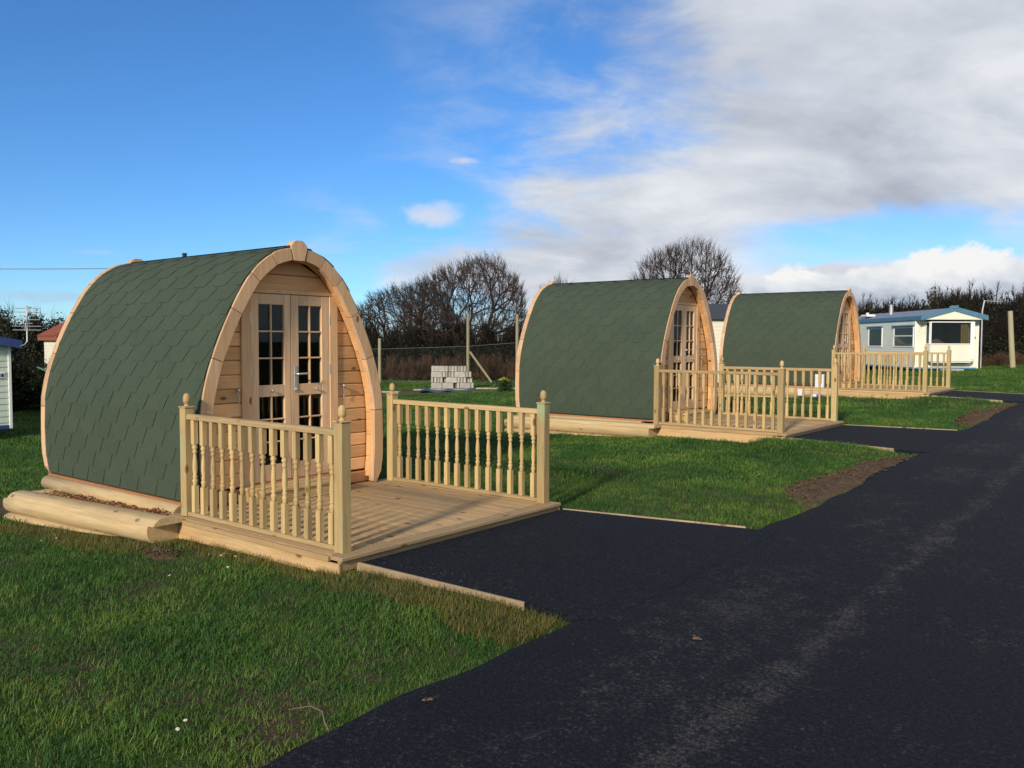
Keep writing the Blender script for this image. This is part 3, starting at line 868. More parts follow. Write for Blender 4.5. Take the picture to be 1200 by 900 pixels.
# ------------------------------------------------------------------ decks
PL = ['nearest', 'middle', 'farthest']
for p_ in (pod2, pod3): p_.scale = (.945, 1, 1)
def make_deck(label):
    t = thing('timber_deck', label, 'deck', (-6.30, 4.80, 0), 0, 'pod decks')
    x0, x1 = -.10, 1.935
    y0, y1 = -1.215, 1.235
    n = 19; p = (y1 - y0) / n
    me = None
    for i in range(n):
        g = .0055
        prof_ = []
        mb = MB()
        w = p - g
        # ribbed board: shallow grooves along its length
        k = 7; poly = [(-w / 2, -.028), (w / 2, -.028), (w / 2, -.003)]
        for j in range(k):
            a = w / 2 - .005 - (w - .01) * j / k; b = w / 2 - .005 - (w - .01) * (j + 1) / k
            poly += [(a, 0), (b + .004, 0), (b + .002, -.0025)]
        poly += [(-w / 2, -.003)]
        if me is None:
            mb.prism(poly, 0, x1 - x0 - .005); me = mb.mesh('deck_board', 'deck_wood')
        link('deck_board', me, t, (x0 + random.uniform(-.002, .002), y0 + p * (i + .5), .12 + random.uniform(-.0015, .0015)))
    mb = MB(); mb.box(0, .118, y0 - .012, y1 + .012, -.028, .0005, .004); mb.build('front_board', 'deck_front_wood', t, (x1 + .002, 0, .12))
    mb = MB(); mb.box(0, .035, y0, y1, -.1, -.0285, .003); mb.build('front_fascia', 'deck_front_wood', t, (x1 + .06, 0, .12))
    for y, nm in ((y0 - .024, 0), (y1 + .002, 1)):
        mb = MB(); mb.box(x0, x1 + .10, 0, .022, -.205, -.042, .004); mb.build('side_fascia', 'fascia_wood', t, (0, y, .12))
        mb = MB(); mb.box(x0, x1 + .0, 0, .028, -.0395, -.003, .004); mb.build('edge_trim', 'fascia_wood', t, (0, y - (.006 if nm == 0 else 0), .12))
    for k in range(4):
        mb = MB(); mb.box(-.02, .02, y0 + .03, y1 - .03, -.17, -.0295); mb.build('joist', 'deck_front_wood', t, (x0 + .1 + k * .6, 0, .12))
    return t
SP = {}
def make_railing(label):
    t = thing('balustrade', label, 'railing', (-6.274, 3.692, .12), 0, 'deck balustrades')
    L = 1.90; s = .041
    for i, x in enumerate((0, L)):
        mb = MB(); mb.box(-s, s, -s, s, -.002, .872, .004)
        po = mb.build('post', 'post_wood', t, (x, 0, 0))
        mb = MB(); mb.box(-.047, .047, -.047, .047, .872, .884, .003)
        mb.lathe([(.026, .884), (.020, .893), (.014, .900), (.017, .907), (.025, .914), (.0285, .928), (.0285, .947), (.026, .966), (.019, .980), (.008, .988)], 12)
        mb.build('finial', 'railing_wood', po)
    mb = MB(); w = .031
    mb.prism([(-w, .783), (w, .783), (w, .806), (w * .8, .818), (w * .35, .825), (-w * .35, .825), (-w * .8, .818), (-w, .806)], s + .001, L - s - .001)
    mb.build('top_rail', 'rail_wood', t)
    mb = MB(); mb.box(s + .001, L - s - .001, -.030, .030, .004, .036, .004); mb.build('bottom_rail', 'rail_wood', t)
    q = .0215
    a, b = .036, .783
    H = b - a
    def z(f): return a + H * f
    mb = MB()
    mb.box(-q, q, -q, q, a, z(.29), .003)
    mb.box(-q, q, -q, q, z(.735), b, .003)
    mb.lathe([(q * 1.05, z(.289)), (0.0151, z(.315)), (0.0215, z(.335)), (0.0215, z(.35)), (0.0133, z(.365)), (0.0191, z(.38)), (0.0191, z(.39)), (0.0128, z(.405)), (0.0203, z(.47)), (0.0180, z(.55)), (0.0122, z(.62)), (0.0110, z(.635)), (0.0191, z(.65)), (0.0191, z(.66)), (0.0122, z(.675)), (0.0220, z(.695)), (0.0220, z(.708)), (0.0151, z(.722)), (q * 1.05, z(.736))], 10)
    me = mb.mesh('spindle', 'railing_wood')
    for i in range(14):
        link('spindle', me, t, (.108 + i * .1296, random.uniform(-.002, .002), 0), (0, 0, random.uniform(-.04, .04)))
    return t
deck = make_deck('nearest timber deck with ribbed boards, in front of the nearest pod')
rail = make_railing('nearest balustrade of turned spindles, on the left edge of the nearest deck')
SIDE = ['left', 'right']
for k, (dx, dy, dz) in enumerate(PODS):
    if k: dup(deck, (-6.30 + dx, 4.80 + dy, dz), f'{PL[k]} timber deck with ribbed boards, in front of the {PL[k]} pod')
    for sidx, y in enumerate((3.692, 5.95)):
        if k == 0 and sidx == 0: continue
        dup(rail, (-6.274 + dx, y + dy, .12 + dz), f'turned spindle balustrade on the {SIDE[sidx]} edge of the {PL[k]} deck')
# steps before the doors
def make_step(label):
    t = thing('door_step', label, 'step', (-6.30, 4.74, .122), 0, 'door steps')
    for x0, x1 in ((-.10, .045), (.051, .20)):
        mb = MB(); mb.box(x0, x1, -.46, .50, .10, .128, .004); mb.build('tread_board', 'step_wood', t)
    mb = MB(); mb.box(.155, .185, -.44, .48, 0, .099, .004); mb.build('riser', 'step_wood', t)
    for y in (-.45, .465):
        mb = MB(); mb.box(-.10, .154, y, y + .028, 0, .099, .004); mb.build('side_board', 'step_wood', t)
    return t
step = make_step('low timber step before the doors of the nearest pod')
for k in (1, 2):
    dx, dy, dz = PODS[k]; dup(step, (-6.30 + dx, 4.74 + dy, .122 + dz), f'low timber step before the doors of the {PL[k]} pod')

# ------------------------------------------------------------------ log borders with bark chips
def half_log(mb, L, ry, rz, flat_top=False, n=14):
    poly = []
    for a in np.linspace(0, 2 * math.pi, n, endpoint=False):
        poly.append((math.cos(a) * ry, min(math.sin(a) * rz, rz * .62 if flat_top else 9)))
    xs = np.linspace(0, L, 9); vs = []; F = []
    for i, x in enumerate(xs):
        k = 1 + .02 * math.sin(i * 2.1) + .015 * math.sin(i * 5.3)
        if i == 0: k *= .90
        vs += [(x, y * k, z * k) for y, z in poly]
    vs += [(-.012, y * .55, z * .55) for y, z in poly]
    nn = len(poly); o = len(xs) * nn
    for i in range(len(xs) - 1):
        for j in range(nn): F.append((i * nn + j, i * nn + (j + 1) % nn, (i + 1) * nn + (j + 1) % nn, (i + 1) * nn + j))
    for j in range(nn): F.append((j, (j + 1) % nn, o + (j + 1) % nn, o + j))
    sm = len(F)
    F.append(tuple(o + j for j in range(nn))); F.append(tuple((len(xs) - 1) * nn + j for j in range(nn)))
    st = len(mb.f); mb.add(vs, F, True)
    for q in (len(mb.sm) - 1, len(mb.sm) - 2): mb.sm[q] = False
def long_piece(poly, L, seed):
    """a rail of the given (y,z) section with gently wandering faces"""
    rg = random.Random(seed); xs = np.linspace(0, L, 10); n = len(poly); vs = []
    cy = sum(p[0] for p in poly) / n; cz = sum(p[1] for p in poly) / n
    for i, x in enumerate(xs):
        k = 1 + .018 * math.sin(i * 2.1 + seed) + .012 * math.sin(i * 5.3)
        if i == 0: k *= .95
        vs += [(x, cy + (y - cy) * k, cz + (z - cz) * k) for y, z in poly]
    o = len(vs); vs += [(-.015, cy + (y - cy) * .72, cz + (z - cz) * .72) for y, z in poly]
    F = [(i * n + j, i * n + (j + 1) % n, (i + 1) * n + (j + 1) % n, (i + 1) * n + j) for i in range(len(xs) - 1) for j in range(n)]
    F += [(j, (j + 1) % n, o + (j + 1) % n, o + j) for j in range(n)]
    mb = MB(); mb.add(vs, F, True); mb.add(vs[o:], [tuple(range(n))]); e = (len(xs) - 1) * n; mb.add(vs[e:e + n], [tuple(range(n))])
    return mb
def make_border(label):
    t = thing('log_border', label, 'border', (-9.10, 3.40, 0), 0, 'log borders beside the pods')
    L = 2.72
    arc = [(-.098 * math.cos(a), .106 * math.sin(a) - .012) for a in np.linspace(-1.45, 1.5, 19)]
    low = [p for p in arc if p[1] < .036]; high = [p for p in arc if p[1] >= .036]
    ys = -.098 * math.sqrt(1 - ((.036 + .012) / .106) ** 2)
    low = low + [(ys, .0355), (.156, .0355), (.156, -.11)]
    high = [(ys - .003, .0385)] + high + [(.05, .098), (.10, .088), (.156, .064), (.156, .0385)]
    long_piece(low, L, 1).build('log', 'log_wood', t, (-.03, 0, 0))
    long_piece(high, L + .005, 2).build('top_rail', 'log_wood', t, (.04, .002, 0))
    poly = [(.085 * math.cos(a), .068 * math.sin(a)) for a in np.linspace(0, 2 * math.pi, 16, endpoint=False)]
    long_piece(poly, L - .02, 3).build('log', 'log_wood', t, (-.03, -.025, -.178))
    mb = MB(); half_log(mb, .34, .045, .05); mb.build('end_log', 'log_wood', t, (.06, .10, .03), (0, 0, math.pi / 2 - .15))
    return t
def make_chips(label, n=1500, L=2.8):
    V = []; F = []
    for i in range(n):
        c = np.array([RNG.uniform(0, L), RNG.uniform(0, .24), 0.0])
        c[2] = .035 * RNG.random() + .012 * math.sin(c[0] * 9) + .01
        a = RNG.normal(size=3); a /= np.linalg.norm(a); b = np.cross(a, RNG.normal(size=3)); b /= np.linalg.norm(b); nn = np.cross(a, b)
        a[2] *= .5; l, w_ = RNG.uniform(.012, .03), RNG.uniform(.006, .013)
        o = len(V)
        V += [c + a * l + nn * .003, c + b * w_ + nn * .003, c - a * l + nn * .003, c - b * w_ + nn * .003, c - nn * .003]
        F += [(o, o + 1, o + 2, o + 3), (o, o + 4, o + 1, o + 1), (o + 1, o + 4, o + 2, o + 2), (o + 2, o + 4, o + 3, o + 3), (o + 3, o + 4, o, o)]
    mb = MB(); mb.v = [tuple(v) for v in V]; mb.f = [tuple(dict.fromkeys(f)) for f in F]; mb.sm = [False] * len(F)
    nb = [(x, y, .012 + .01 * math.sin(x * 9)) for x in np.linspace(-.02, L + .02, 24) for y in (-.01, .25)]
    mb.add(nb, [(2 * i, 2 * i + 2, 2 * i + 3, 2 * i + 1) for i in range(23)])
    return mb.mesh('bark_chips', 'bark_chips', fix=False)
border = make_border('peeled log border stacked beside the nearest pod, holding bark chips')
chips = make_chips('')
def lay_chips(dx, dy, dz, tilt, k):
    link('bark_chips', chips, None, (-9.02 + dx, 3.50 + dy, .01 + dz), (0, tilt, 0), kind='stuff', label=f'brown bark chips in the log border of the {PL[k]} pod')
TILT0 = -math.atan(.036)
border.rotation_euler = (0, TILT0, 0); border.location = (-8.89, 3.40, -.033)
lay_chips(0, 0, -.035, -math.atan(.034), 0)
for k in (1, 2):
    dx, dy, dz = PODS[k]
    b2 = dup(border, (-8.89 + dx, 3.40 + dy, dz + .030), f'peeled log border beside the {PL[k]} pod, holding bark chips')
    b2.rotation_euler = (0, -.008, 0)
    lay_chips(dx, dy, dz + .02, -.008, k)

# meter box, vent box and bottle beside the farthest pod
t = thing('meter_box', 'white meter box fixed low on the side of the farthest pod', 'meter box', (-6.50, 19.50, .50))
mb = MB(); mb.box(-.10, .10, -.06, .03, 0, .31, .008); mb.build('case', 'white_plastic', t)
mb = MB(); mb.box(-.085, .085, -.068, -.061, .02, .29, .003); mb.build('door', 'white_plastic', t)
t = thing('junction_box', 'small white box low in front of the log border of the farthest pod', 'junction box', (-6.75, 19.02, .33))
mb = MB(); mb.box(-.07, .07, -.05, .05, 0, .15, .008); mb.build('case', 'white_plastic', t)
mb = MB(); mb.box(-.055, .055, -.057, -.051, .02, .13, .003); mb.build('lid', 'white_plastic', t)
t = thing('plastic_bottle', 'clear plastic bottle with blue label lying on the grass by the farthest pod', 'bottle', (-6.45, 18.75, .36), .3)
mb = MB(); mb.tube([(0, 0, 0), (.01, 0, 0), (.12, 0, 0)], [.02, .035, .035], 10); mb.build('body', 'white_plastic', t)
mb = MB(); mb.tube([(.121, 0, 0), (.20, 0, 0), (.235, 0, 0), (.25, 0, 0)], [.036, .036, .015, .013], 10); mb.build('sleeve', 'blue_plastic', t)

# ------------------------------------------------------------------ caravans
def siding(mb, p0, p1, z0, z1, pitch, holes=(), lap=.012, nrm=None):
    """lapped boards between ground points p0,p1 (outward normal = right hand of p0->p1); holes: (a,b,z0,z1) in metres along"""
    p0 = Vector(p0); p1 = Vector(p1); d = (p1 - p0); L = d.length; d.normalize(); nr = Vector((d.y, -d.x))
    n = max(1, round((z1 - z0) / pitch)); ph = (z1 - z0) / n
    def q(a, z, o): return (p0.x + d.x * a + nr.x * o, p0.y + d.y * a + nr.y * o, z)
    for i in range(n):
        za, zb = z0 + i * ph, z0 + (i + 1) * ph
        cuts = [(0, L)]
        for (a, b, h0, h1) in holes:
            if zb > h0 + .01 and za < h1 - .01:
                cuts = [seg for (c0, c1) in cuts for seg in ((c0, min(c1, a)), (max(c0, b), c1)) if seg[1] - seg[0] > .01]
        for (a, b) in cuts:
            mb.add([q(a, za, lap), q(b, za, lap), q(b, zb, 0), q(a, zb, 0), q(a, za, -.03), q(b, za, -.03), q(b, zb, -.03), q(a, zb, -.03)],
                   [(0, 1, 2, 3), (4, 7, 6, 5), (0, 4, 5, 1), (3, 2, 6, 7), (0, 3, 7, 4), (1, 5, 6, 2)])
def obox(mb, org, ax, a0, a1, b0, b1, z0, z1, c=.004):
    """box in a frame: org (x,y), ax unit vector along a; b along left normal"""
    t_ = MB(); t_.box(a0, a1, b0, b1, z0, z1, c)
    ox, oy = org; ux, uy = ax
    mb.add([(ox + ux * a - uy * b, oy + uy * a + ux * b, z) for a, b, z in t_.v], t_.f)
def window(parent, x, z0, z1, y0, y1, face, bars=(), frame='white_paint', fw=.05):
    """window in local coords on plane; face 'x' or 'y' with sign"""
    ax, sg = face
    mb = MB()
    def bx(u0, u1, a, b, d0, d1, M):
        if ax == 'x': M.box(x + sg * d0, x + sg * d1, u0, u1, a, b, .006)
        else: M.box(u0, u1, x + sg * d0, x + sg * d1, a, b, .006)
    bx(y0, y0 + fw, z0, z1, -.03, .03, mb); bx(y1 - fw, y1, z0, z1, -.03, .03, mb)
    bx(y0 + fw, y1 - fw, z0, z0 + fw, -.03, .03, mb); bx(y0 + fw, y1 - fw, z1 - fw, z1, -.03, .03, mb)
    for h in bars: bx(y0 + fw, y1 - fw, h - .025, h + .025, -.03, .028, mb)
    wn = mb.build('window', frame, parent)
    hs = [z0 + fw] + [h for h in bars] + [z1 - fw]
    for a, b in zip(hs[:-1], hs[1:]):
        mb = MB(); bx(y0 + fw, y1 - fw, a + (.025 if a in bars else 0), b - (.025 if b in bars else 0), -.006, 0, mb); mb.build('pane', 'caravan_glass', wn)
    return wn

def caravan_right():
    # local frame: +x = front (gable end faces the camera), +y = right of the front, so rotate so that +x = -FWD horizontally
    ang = math.atan2(-FWD.y, -FWD.x)
    # near left corner of the front at world (-9.45,40.95)
    Wd = 2.80; Ln = 8.6
    rt = Vector((RIGHT.x, RIGHT.y)).normalized()
    c0 = Vector((-9.47, 40.95)); cen = c0 + rt * Wd / 2
    zb = .30
    t = thing('static_caravan', 'pale cream static caravan with blue roof edge and wide bay window, beyond the farthest deck', 'caravan', (cen.x, cen.y, zb), ang)
    h = Wd / 2
    # local y: +y is left of facing direction; front faces camera so camera-left is -y? facing -FWD: left of it = camera right
    ze = 2.38                                            # eaves above zb
    L_, R_ = -h, h                                       # -y = camera left
    mb = MB(); siding(mb, (-Ln, L_), (0, L_), .10, ze, .105, holes=[(Ln - 2.12, Ln - .12, 1.03, 1.95), (Ln - 4.95, Ln - 3.35, 1.05, 1.95), (Ln - 7.5, Ln - 6.3, 1.05, 1.95)])
    mb.build('side_wall', 'cream_panel', t)
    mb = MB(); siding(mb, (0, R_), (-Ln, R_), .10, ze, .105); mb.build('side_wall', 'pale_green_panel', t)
    mb = MB(); siding(mb, (0, L_), (0, R_), .10, ze, .105, holes=[(.48, 2.42, .40, 2.25)]); mb.build('front_wall', 'cream_panel', t)
    mb = MB(); siding(mb, (-Ln, R_), (-Ln, L_), .10, ze, .105); mb.build('back_wall', 'cream_panel', t)
    mb = MB(); mb.box(-Ln, 0, L_ + .03, R_ - .03, .06, .12); mb.build('floor', 'interior_dark', t)
    for y in (L_, R_):
        mb = MB(); mb.box(-.02, .035, y - .035, y + .035, .10, ze, .006); mb.build('corner_trim', 'white_paint', t)
    # lower blue line
    mb = MB(); mb.box(.013, .03, L_ + .04, R_ - .04, .06, .14, .003); mb.box(-Ln, -.04, L_ - .03, L_ - .013, .06, .14, .003); mb.build('base_trim', 'blue_trim', t)
    # roof
    rz = ze + .40; ov = .06; fo = .62
    mb = MB()
    for sgn in (-1, 1):
        vs = [(-Ln - .1, 0, rz), (fo, 0, rz), (fo, sgn * (h + ov), ze + .03), (-Ln - .1, sgn * (h + ov), ze + .03)]
        mb.add(vs + [(x, y, z - .06) for x, y, z in vs], [(0, 1, 2, 3), (4, 5, 6, 7), (0, 1, 5, 4), (2, 3, 7, 6), (1, 2, 6, 5), (0, 3, 7, 4)])
    mb.build('roof', 'grey_roof', t)
    for sgn in (-1, 1):
        mb = MB(); mb.box(-Ln - .1, fo, sgn * (h + ov) - .02, sgn * (h + ov) + .02, ze - .13, ze + .05, .004); mb.build('eave_fascia', 'blue_trim', t)
        mb = MB()
        a, b = (0, rz + .06), (sgn * (h + ov + .02), ze + .07)
        mb.prism([(a[0], a[1] - .20), (b[0], b[1] - .22), b, a], fo + .001, fo + .045); mb.build('barge_board', 'blue_trim', t)
    mb = MB(); mb.box(fo - .02, fo + .06, -.16, .16, rz - .05, rz + .10, .02); mb.build('ridge_cap', 'blue_trim', t)
    mb = MB(); mb.prism([(-(h + ov - .1), ze - .10), (h + ov - .1, ze - .10), (0, rz - .13)], fo - .06, fo - .005); mb.build('gable_panel', 'cream_panel', t)
    mb = MB(); mb.box(.03, fo - .02, -(h + ov - .05), h + ov - .05, ze - .12, ze - .09); mb.build('soffit', 'white_paint', t)
    # bay window
    b0, b1 = -.96, .98; bx = .46
    mb = MB(); mb.prism([(b0, .42), (b1 - .02, .42), (b1 - .02, 1.16), (b0, 1.16)], .02, bx); mb.prism([(b0 + .1, .36), (b1 - .12, .36), (b1 - .05, .419), (b0 + .05, .419)], .02, bx - .04); mb.build('bay_panel', 'cream_panel', t)
    window(t, bx, 1.165, 2.18, b0, b1 - .12, ('x', 1), fw=.045)
    window(t, b0 + .01, 1.165, 2.18, .03, bx - .032, ('y', -1), fw=.05)
    window(t, b1 - .01, 1.165, 2.18, .03, bx, ('y', 1), fw=.05)
    mb = MB(); mb.box(bx - .04, bx + .03, b1 - .118, b1 + .02, .5, 2.18, .01); mb.build('bay_post', 'white_paint', t)
    # side windows with blue hoods
    for xa, xb, br in ((-2.12, -.12, (1.55,)), (-4.95, -3.35, ()), (-7.5, -6.3, ())):
        window(t, L_ - .01, 1.03, 1.97, xa, xb, ('y', -1), br, fw=.06)
        mb = MB(); mb.box(xa - .06, xb + .06, L_ - .12, L_ - .02, 1.985, 2.04, .005); mb.build('window_hood', 'blue_trim', t)
    # what shows through the glass
    mb = MB(); mb.box(-2.6, -2.55, L_ + .05, R_ - .05, .12, 2.25); mb.build('inner_partition', 'inner_wall', t)
    mb = MB(); mb.box(-2.55, -2.50, -.55, .0, .12, 1.95); mb.build('inner_doorway', 'interior_dark', t)
    mb = MB(); mb.box(-2.54, -2.50, .22, .62, 1.45, 1.95); mb.build('picture_frame', 'white_paint', t)
    for yy in (.55, .66, .76):
        mb = MB(); mb.tube([(.25, yy, 1.2), (.25, yy, 2.1)], .06, 8); mb.build('curtain', 'curtain', t)
    mb = MB(); mb.tube([(.1, -.9, 1.20), (.1, -.5, 1.28), (.1, -.15, 1.18)], [.10, .16, .06], 8); mb.build('cushion', 'cushion', t)
    mb = MB(); mb.box(-2.4, -.9, L_ + .2, L_ + .5, .5, 1.2, .06); mb.build('sofa_back', 'cushion', t)
    # flue and roof vents, small plate
    mb = MB(); mb.tube([(-4.4, -.55, rz - .25), (-4.4, -.55, rz + .28)], .10, 10); mb.tube([(-4.4, -.55, rz + .28), (-4.4, -.55, rz + .34)], .13, 10); mb.build('flue', 'galvanised', t)
    mb = MB(); mb.tube([(-6.6, -.8, rz - .3), (-6.6, -.8, rz + .02)], .08, 8); mb.build('roof_vent', 'white_paint', t)
    mb = MB(); mb.box(-6.4, -5.6, -1.25, -.8, ze + .18, ze + .30, .03); mb.build('skylight', 'white_paint', t)
    mb = MB(); mb.box(.013, .03, 1.20, 1.29, 1.42, 1.52, .005); mb.build('wall_vent', 'black_plastic', t)
    for x in (-.6, -2.6, -4.6, -6.6):
        for y in (L_ + .35, R_ - .35):
            mb = MB(); mb.box(x - .2, x + .2, y - .2, y + .2, -.25, .055, .01); mb.build('support_block', 'concrete_block', t)
    mb = MB(); mb.box(-Ln + .3, -.3, L_ + .7, L_ + .8, -.12, .055); mb.box(-Ln + .3, -.3, R_ - .8, R_ - .7, -.12, .055); mb.build('chassis', 'black_plastic', t)
    return t
caravan_right()
t = thing('concrete_slab', 'grey concrete slab on the grass under the bay of the pale caravan', 'slab', (-8.0, 41.2, float(G(-8, 41.2))), .67)
mb = MB(); mb.box(-.3, .3, -.45, .45, 0, .12, .02); mb.build('slab', 'concrete_block', t)

def gable_caravan(label, loc, ang, Wd, Ln, ze, wallm, roofm, trimm, rise, ov=.18, plate=False, win=None, tiles=False, name='static_caravan', cat='caravan'):
    t = thing(name, label, cat, loc, ang)
    h = Wd / 2
    mb = MB(); siding(mb, (0, -h), (0, h), .08, ze, .13); mb.build('front_wall', wallm, t)
    holes = [win] if win else []
    mb = MB(); siding(mb, (-Ln, -h), (0, -h), .08, ze, .13, holes=holes); mb.build('side_wall', wallm, t)
    mb = MB(); siding(mb, (0, h), (-Ln, h), .08, ze, .13); mb.build('side_wall', wallm, t)
    mb = MB(); siding(mb, (-Ln, h), (-Ln, -h), .08, ze, .13); mb.build('back_wall', wallm, t)
    mb = MB(); mb.prism([(-h, ze), (h, ze), (0, ze + rise)], -.03, .004); mb.build('gable', wallm, t)
    for sgn in (-1, 1):
        mb = MB(); mb.box(-.02, .03, sgn * h - .03, sgn * h + .03, .08, ze, .006); mb.build('corner_trim', 'white_paint', t)
        vs = [(-Ln - ov, 0, ze + rise + .05), (ov, 0, ze + rise + .05), (ov, sgn * (h + ov), ze - rise * ov / h + .05), (-Ln - ov, sgn * (h + ov), ze - rise * ov / h + .05)]
        mb = MB(); mb.add(vs + [(x, y, z - .05) for x, y, z in vs], [(0, 1, 2, 3), (4, 5, 6, 7), (0, 1, 5, 4), (2, 3, 7, 6), (1, 2, 6, 5), (0, 3, 7, 4)])
        rf = mb.build('roof', roofm, t)
        if tiles:
            mb = MB()
            k = int((Ln + 2 * ov) / .22)
            for i in range(k):
                x = -Ln - ov + .11 + i * .22
                mb.tube([(x, 0, ze + rise + .06), (x, sgn * (h + ov + .02), ze - rise * ov / h + .06)], .06, 5)
            mb.build('tile_rows', roofm, rf)
        mb = MB(); z0 = ze - rise * ov / h
        mb.prism([(0, ze + rise - .10), (sgn * (h + ov), z0 - .10), (sgn * (h + ov), z0 + .075), (0, ze + rise + .075)], ov + .001, ov + .035); mb.build('barge_board', trimm, t)
        mb = MB(); mb.box(-Ln - ov, ov, sgn * (h + ov) + .001, sgn * (h + ov) + .025, z0 - .10, z0 + .07, .003); mb.build('eave_fascia', trimm, t)
    mb = MB(); mb.box(.013, .03, -h + .05, h - .05, .08, .16, .003); mb.build('base_trim', trimm, t)
    mb = MB(); mb.box(-Ln + .2, -.15, -h + .2, h - .2, -.25, .079); mb.build('chassis', 'black_plastic', t)
    if plate:
        mb = MB(); mb.box(.013, .025, h - .34, h - .10, 1.16, 1.28, .003); pl = mb.build('number_plate', 'white_paint', t)
        for i, y in enumerate((h - .31, h - .24, h - .17)):
            mb = MB(); mb.box(.026, .03, y, y + .045, 1.185, 1.255)
            mb.build('digit', 'black_plastic', pl)
    if win:
        window(t, -h - .01, win[2], win[3], win[0] - Ln, win[1] - Ln, ('y', -1), (), fw=.07)
    return t
gable_caravan('pale caravan with navy roof edge at the left edge of the photo', (-19.58, 5.95, -.44), 0, 3.0, 8.0, 1.92, 'pale_green_panel', 'navy_trim', 'navy_trim', .28, plate=True)
ang_l = math.atan2(RIGHT.y, RIGHT.x)
gable_caravan('ivory caravan with dark slate roof, between the middle pod and the farthest pod', (-11.6, 30.6, .02), ang_l, 3.2, 6.5, 2.45, 'ivory_panel', 'slate_roof', 'slate_roof', .42, win=(5.0, 6.2, 1.0, 2.05))
gable_caravan('small cream building with red tiled roof behind the left of the nearest pod', (-34.3, 16.55, -.55), 0, 3.4, 1.3, 2.25, 'ivory_panel', 'clay_tile', 'clay_tile', .9, tiles=True, name='cream_building', cat='building')

# aerials, poles, wire
t = thing('television_aerial', 'grey television aerial with many crossbars on a bent mast above the left caravan', 'aerial', (-19.38, 7.58, 1.38))
mb = MB(); mb.tube([(-.02, -.06, -.02), (.03, .10, .05), (.04, .14, .12), (.04, .15, .88)], .016, 6); mb.build('mast', 'galvanised', t)
ru = Vector((.55, .83, 0)).normalized()
for i, z in enumerate((.36, .44, .50, .58, .66, .74, .82)):
    w_ = (.26, .26, .10, .24, .16, .25, .26)[i]
    a = Vector((.045, .15, z)); mb = MB(); mb.tube([a - ru * w_, a + ru * w_], .008, 5); mb.build('crossbar', 'galvanised', t)
mb = MB(); mb.tube([(.05, .10, .34), (.06, .17, .86)], .007, 5); mb.tube([(.03, .2, .36), (.03, .2, .86)], .007, 5); mb.build('boom', 'galvanised', t)
t = thing('roof_aerial', 'thin pole aerial with one side arm behind the right end of the pale caravan', 'aerial', (-7.75, 46.4, .2))
mb = MB(); mb.tube([(0, 0, 0), (.0, 0, 2.9), (.07, .05, 3.4)], .04, 6); mb.build('mast', 'galvanised', t)
mb = MB(); mb.tube([(.07, .05, 3.38), (.75, .6, 3.33)], .022, 5); mb.build('arm', 'galvanised', t)
for k in range(5):
    mb = MB(); p = Vector((.2 + k * .12, .155 + k * .097, 3.37 - .01 * k)); mb.tube([p + Vector((0, 0, -.10)), p + Vector((0, 0, .10))], .010, 4); mb.build('element', 'galvanised', t)
t = thing('timber_pole', 'leaning grey timber pole in front of the right hand hedge', 'pole', (-6.33, 46.05, .2))
mb = MB(); mb.tube([(0, 0, 0), (-.10, -.02, 1.4), (-.19, -.02, 2.85)], [.13, .12, .11], 10); mb.build('shaft', 'weathered_post_wood', t)
t = thing('timber_pole', 'grey timber pole top showing just above the pale caravan roof', 'pole', (-9.3, 47.5, .2))
mb = MB(); mb.tube([(0, 0, 0), (0, 0, 3.2)], .12, 8); mb.build('shaft', 'weathered_post_wood', t)
# overhead wire: from out on the left to a pole behind the nearest pod
t = thing('overhead_wire', 'thin dark overhead wire crossing the sky left of the nearest pod', 'wire', (-43.98, 16.45, 0))
pa = Vector((-62.0, 1.5, 5.5)); pb = Vector((-36.0, 22.75, 5.0))
pts = []
for i in range(25):
    f = i / 24; p = pa.lerp(pb, f); p.z -= .35 * 4 * f * (1 - f); pts.append(p - Vector((-43.98, 16.45, 0)))
mb = MB(); mb.tube(pts, .016, 4); mb.build('cable', 'wire', t)

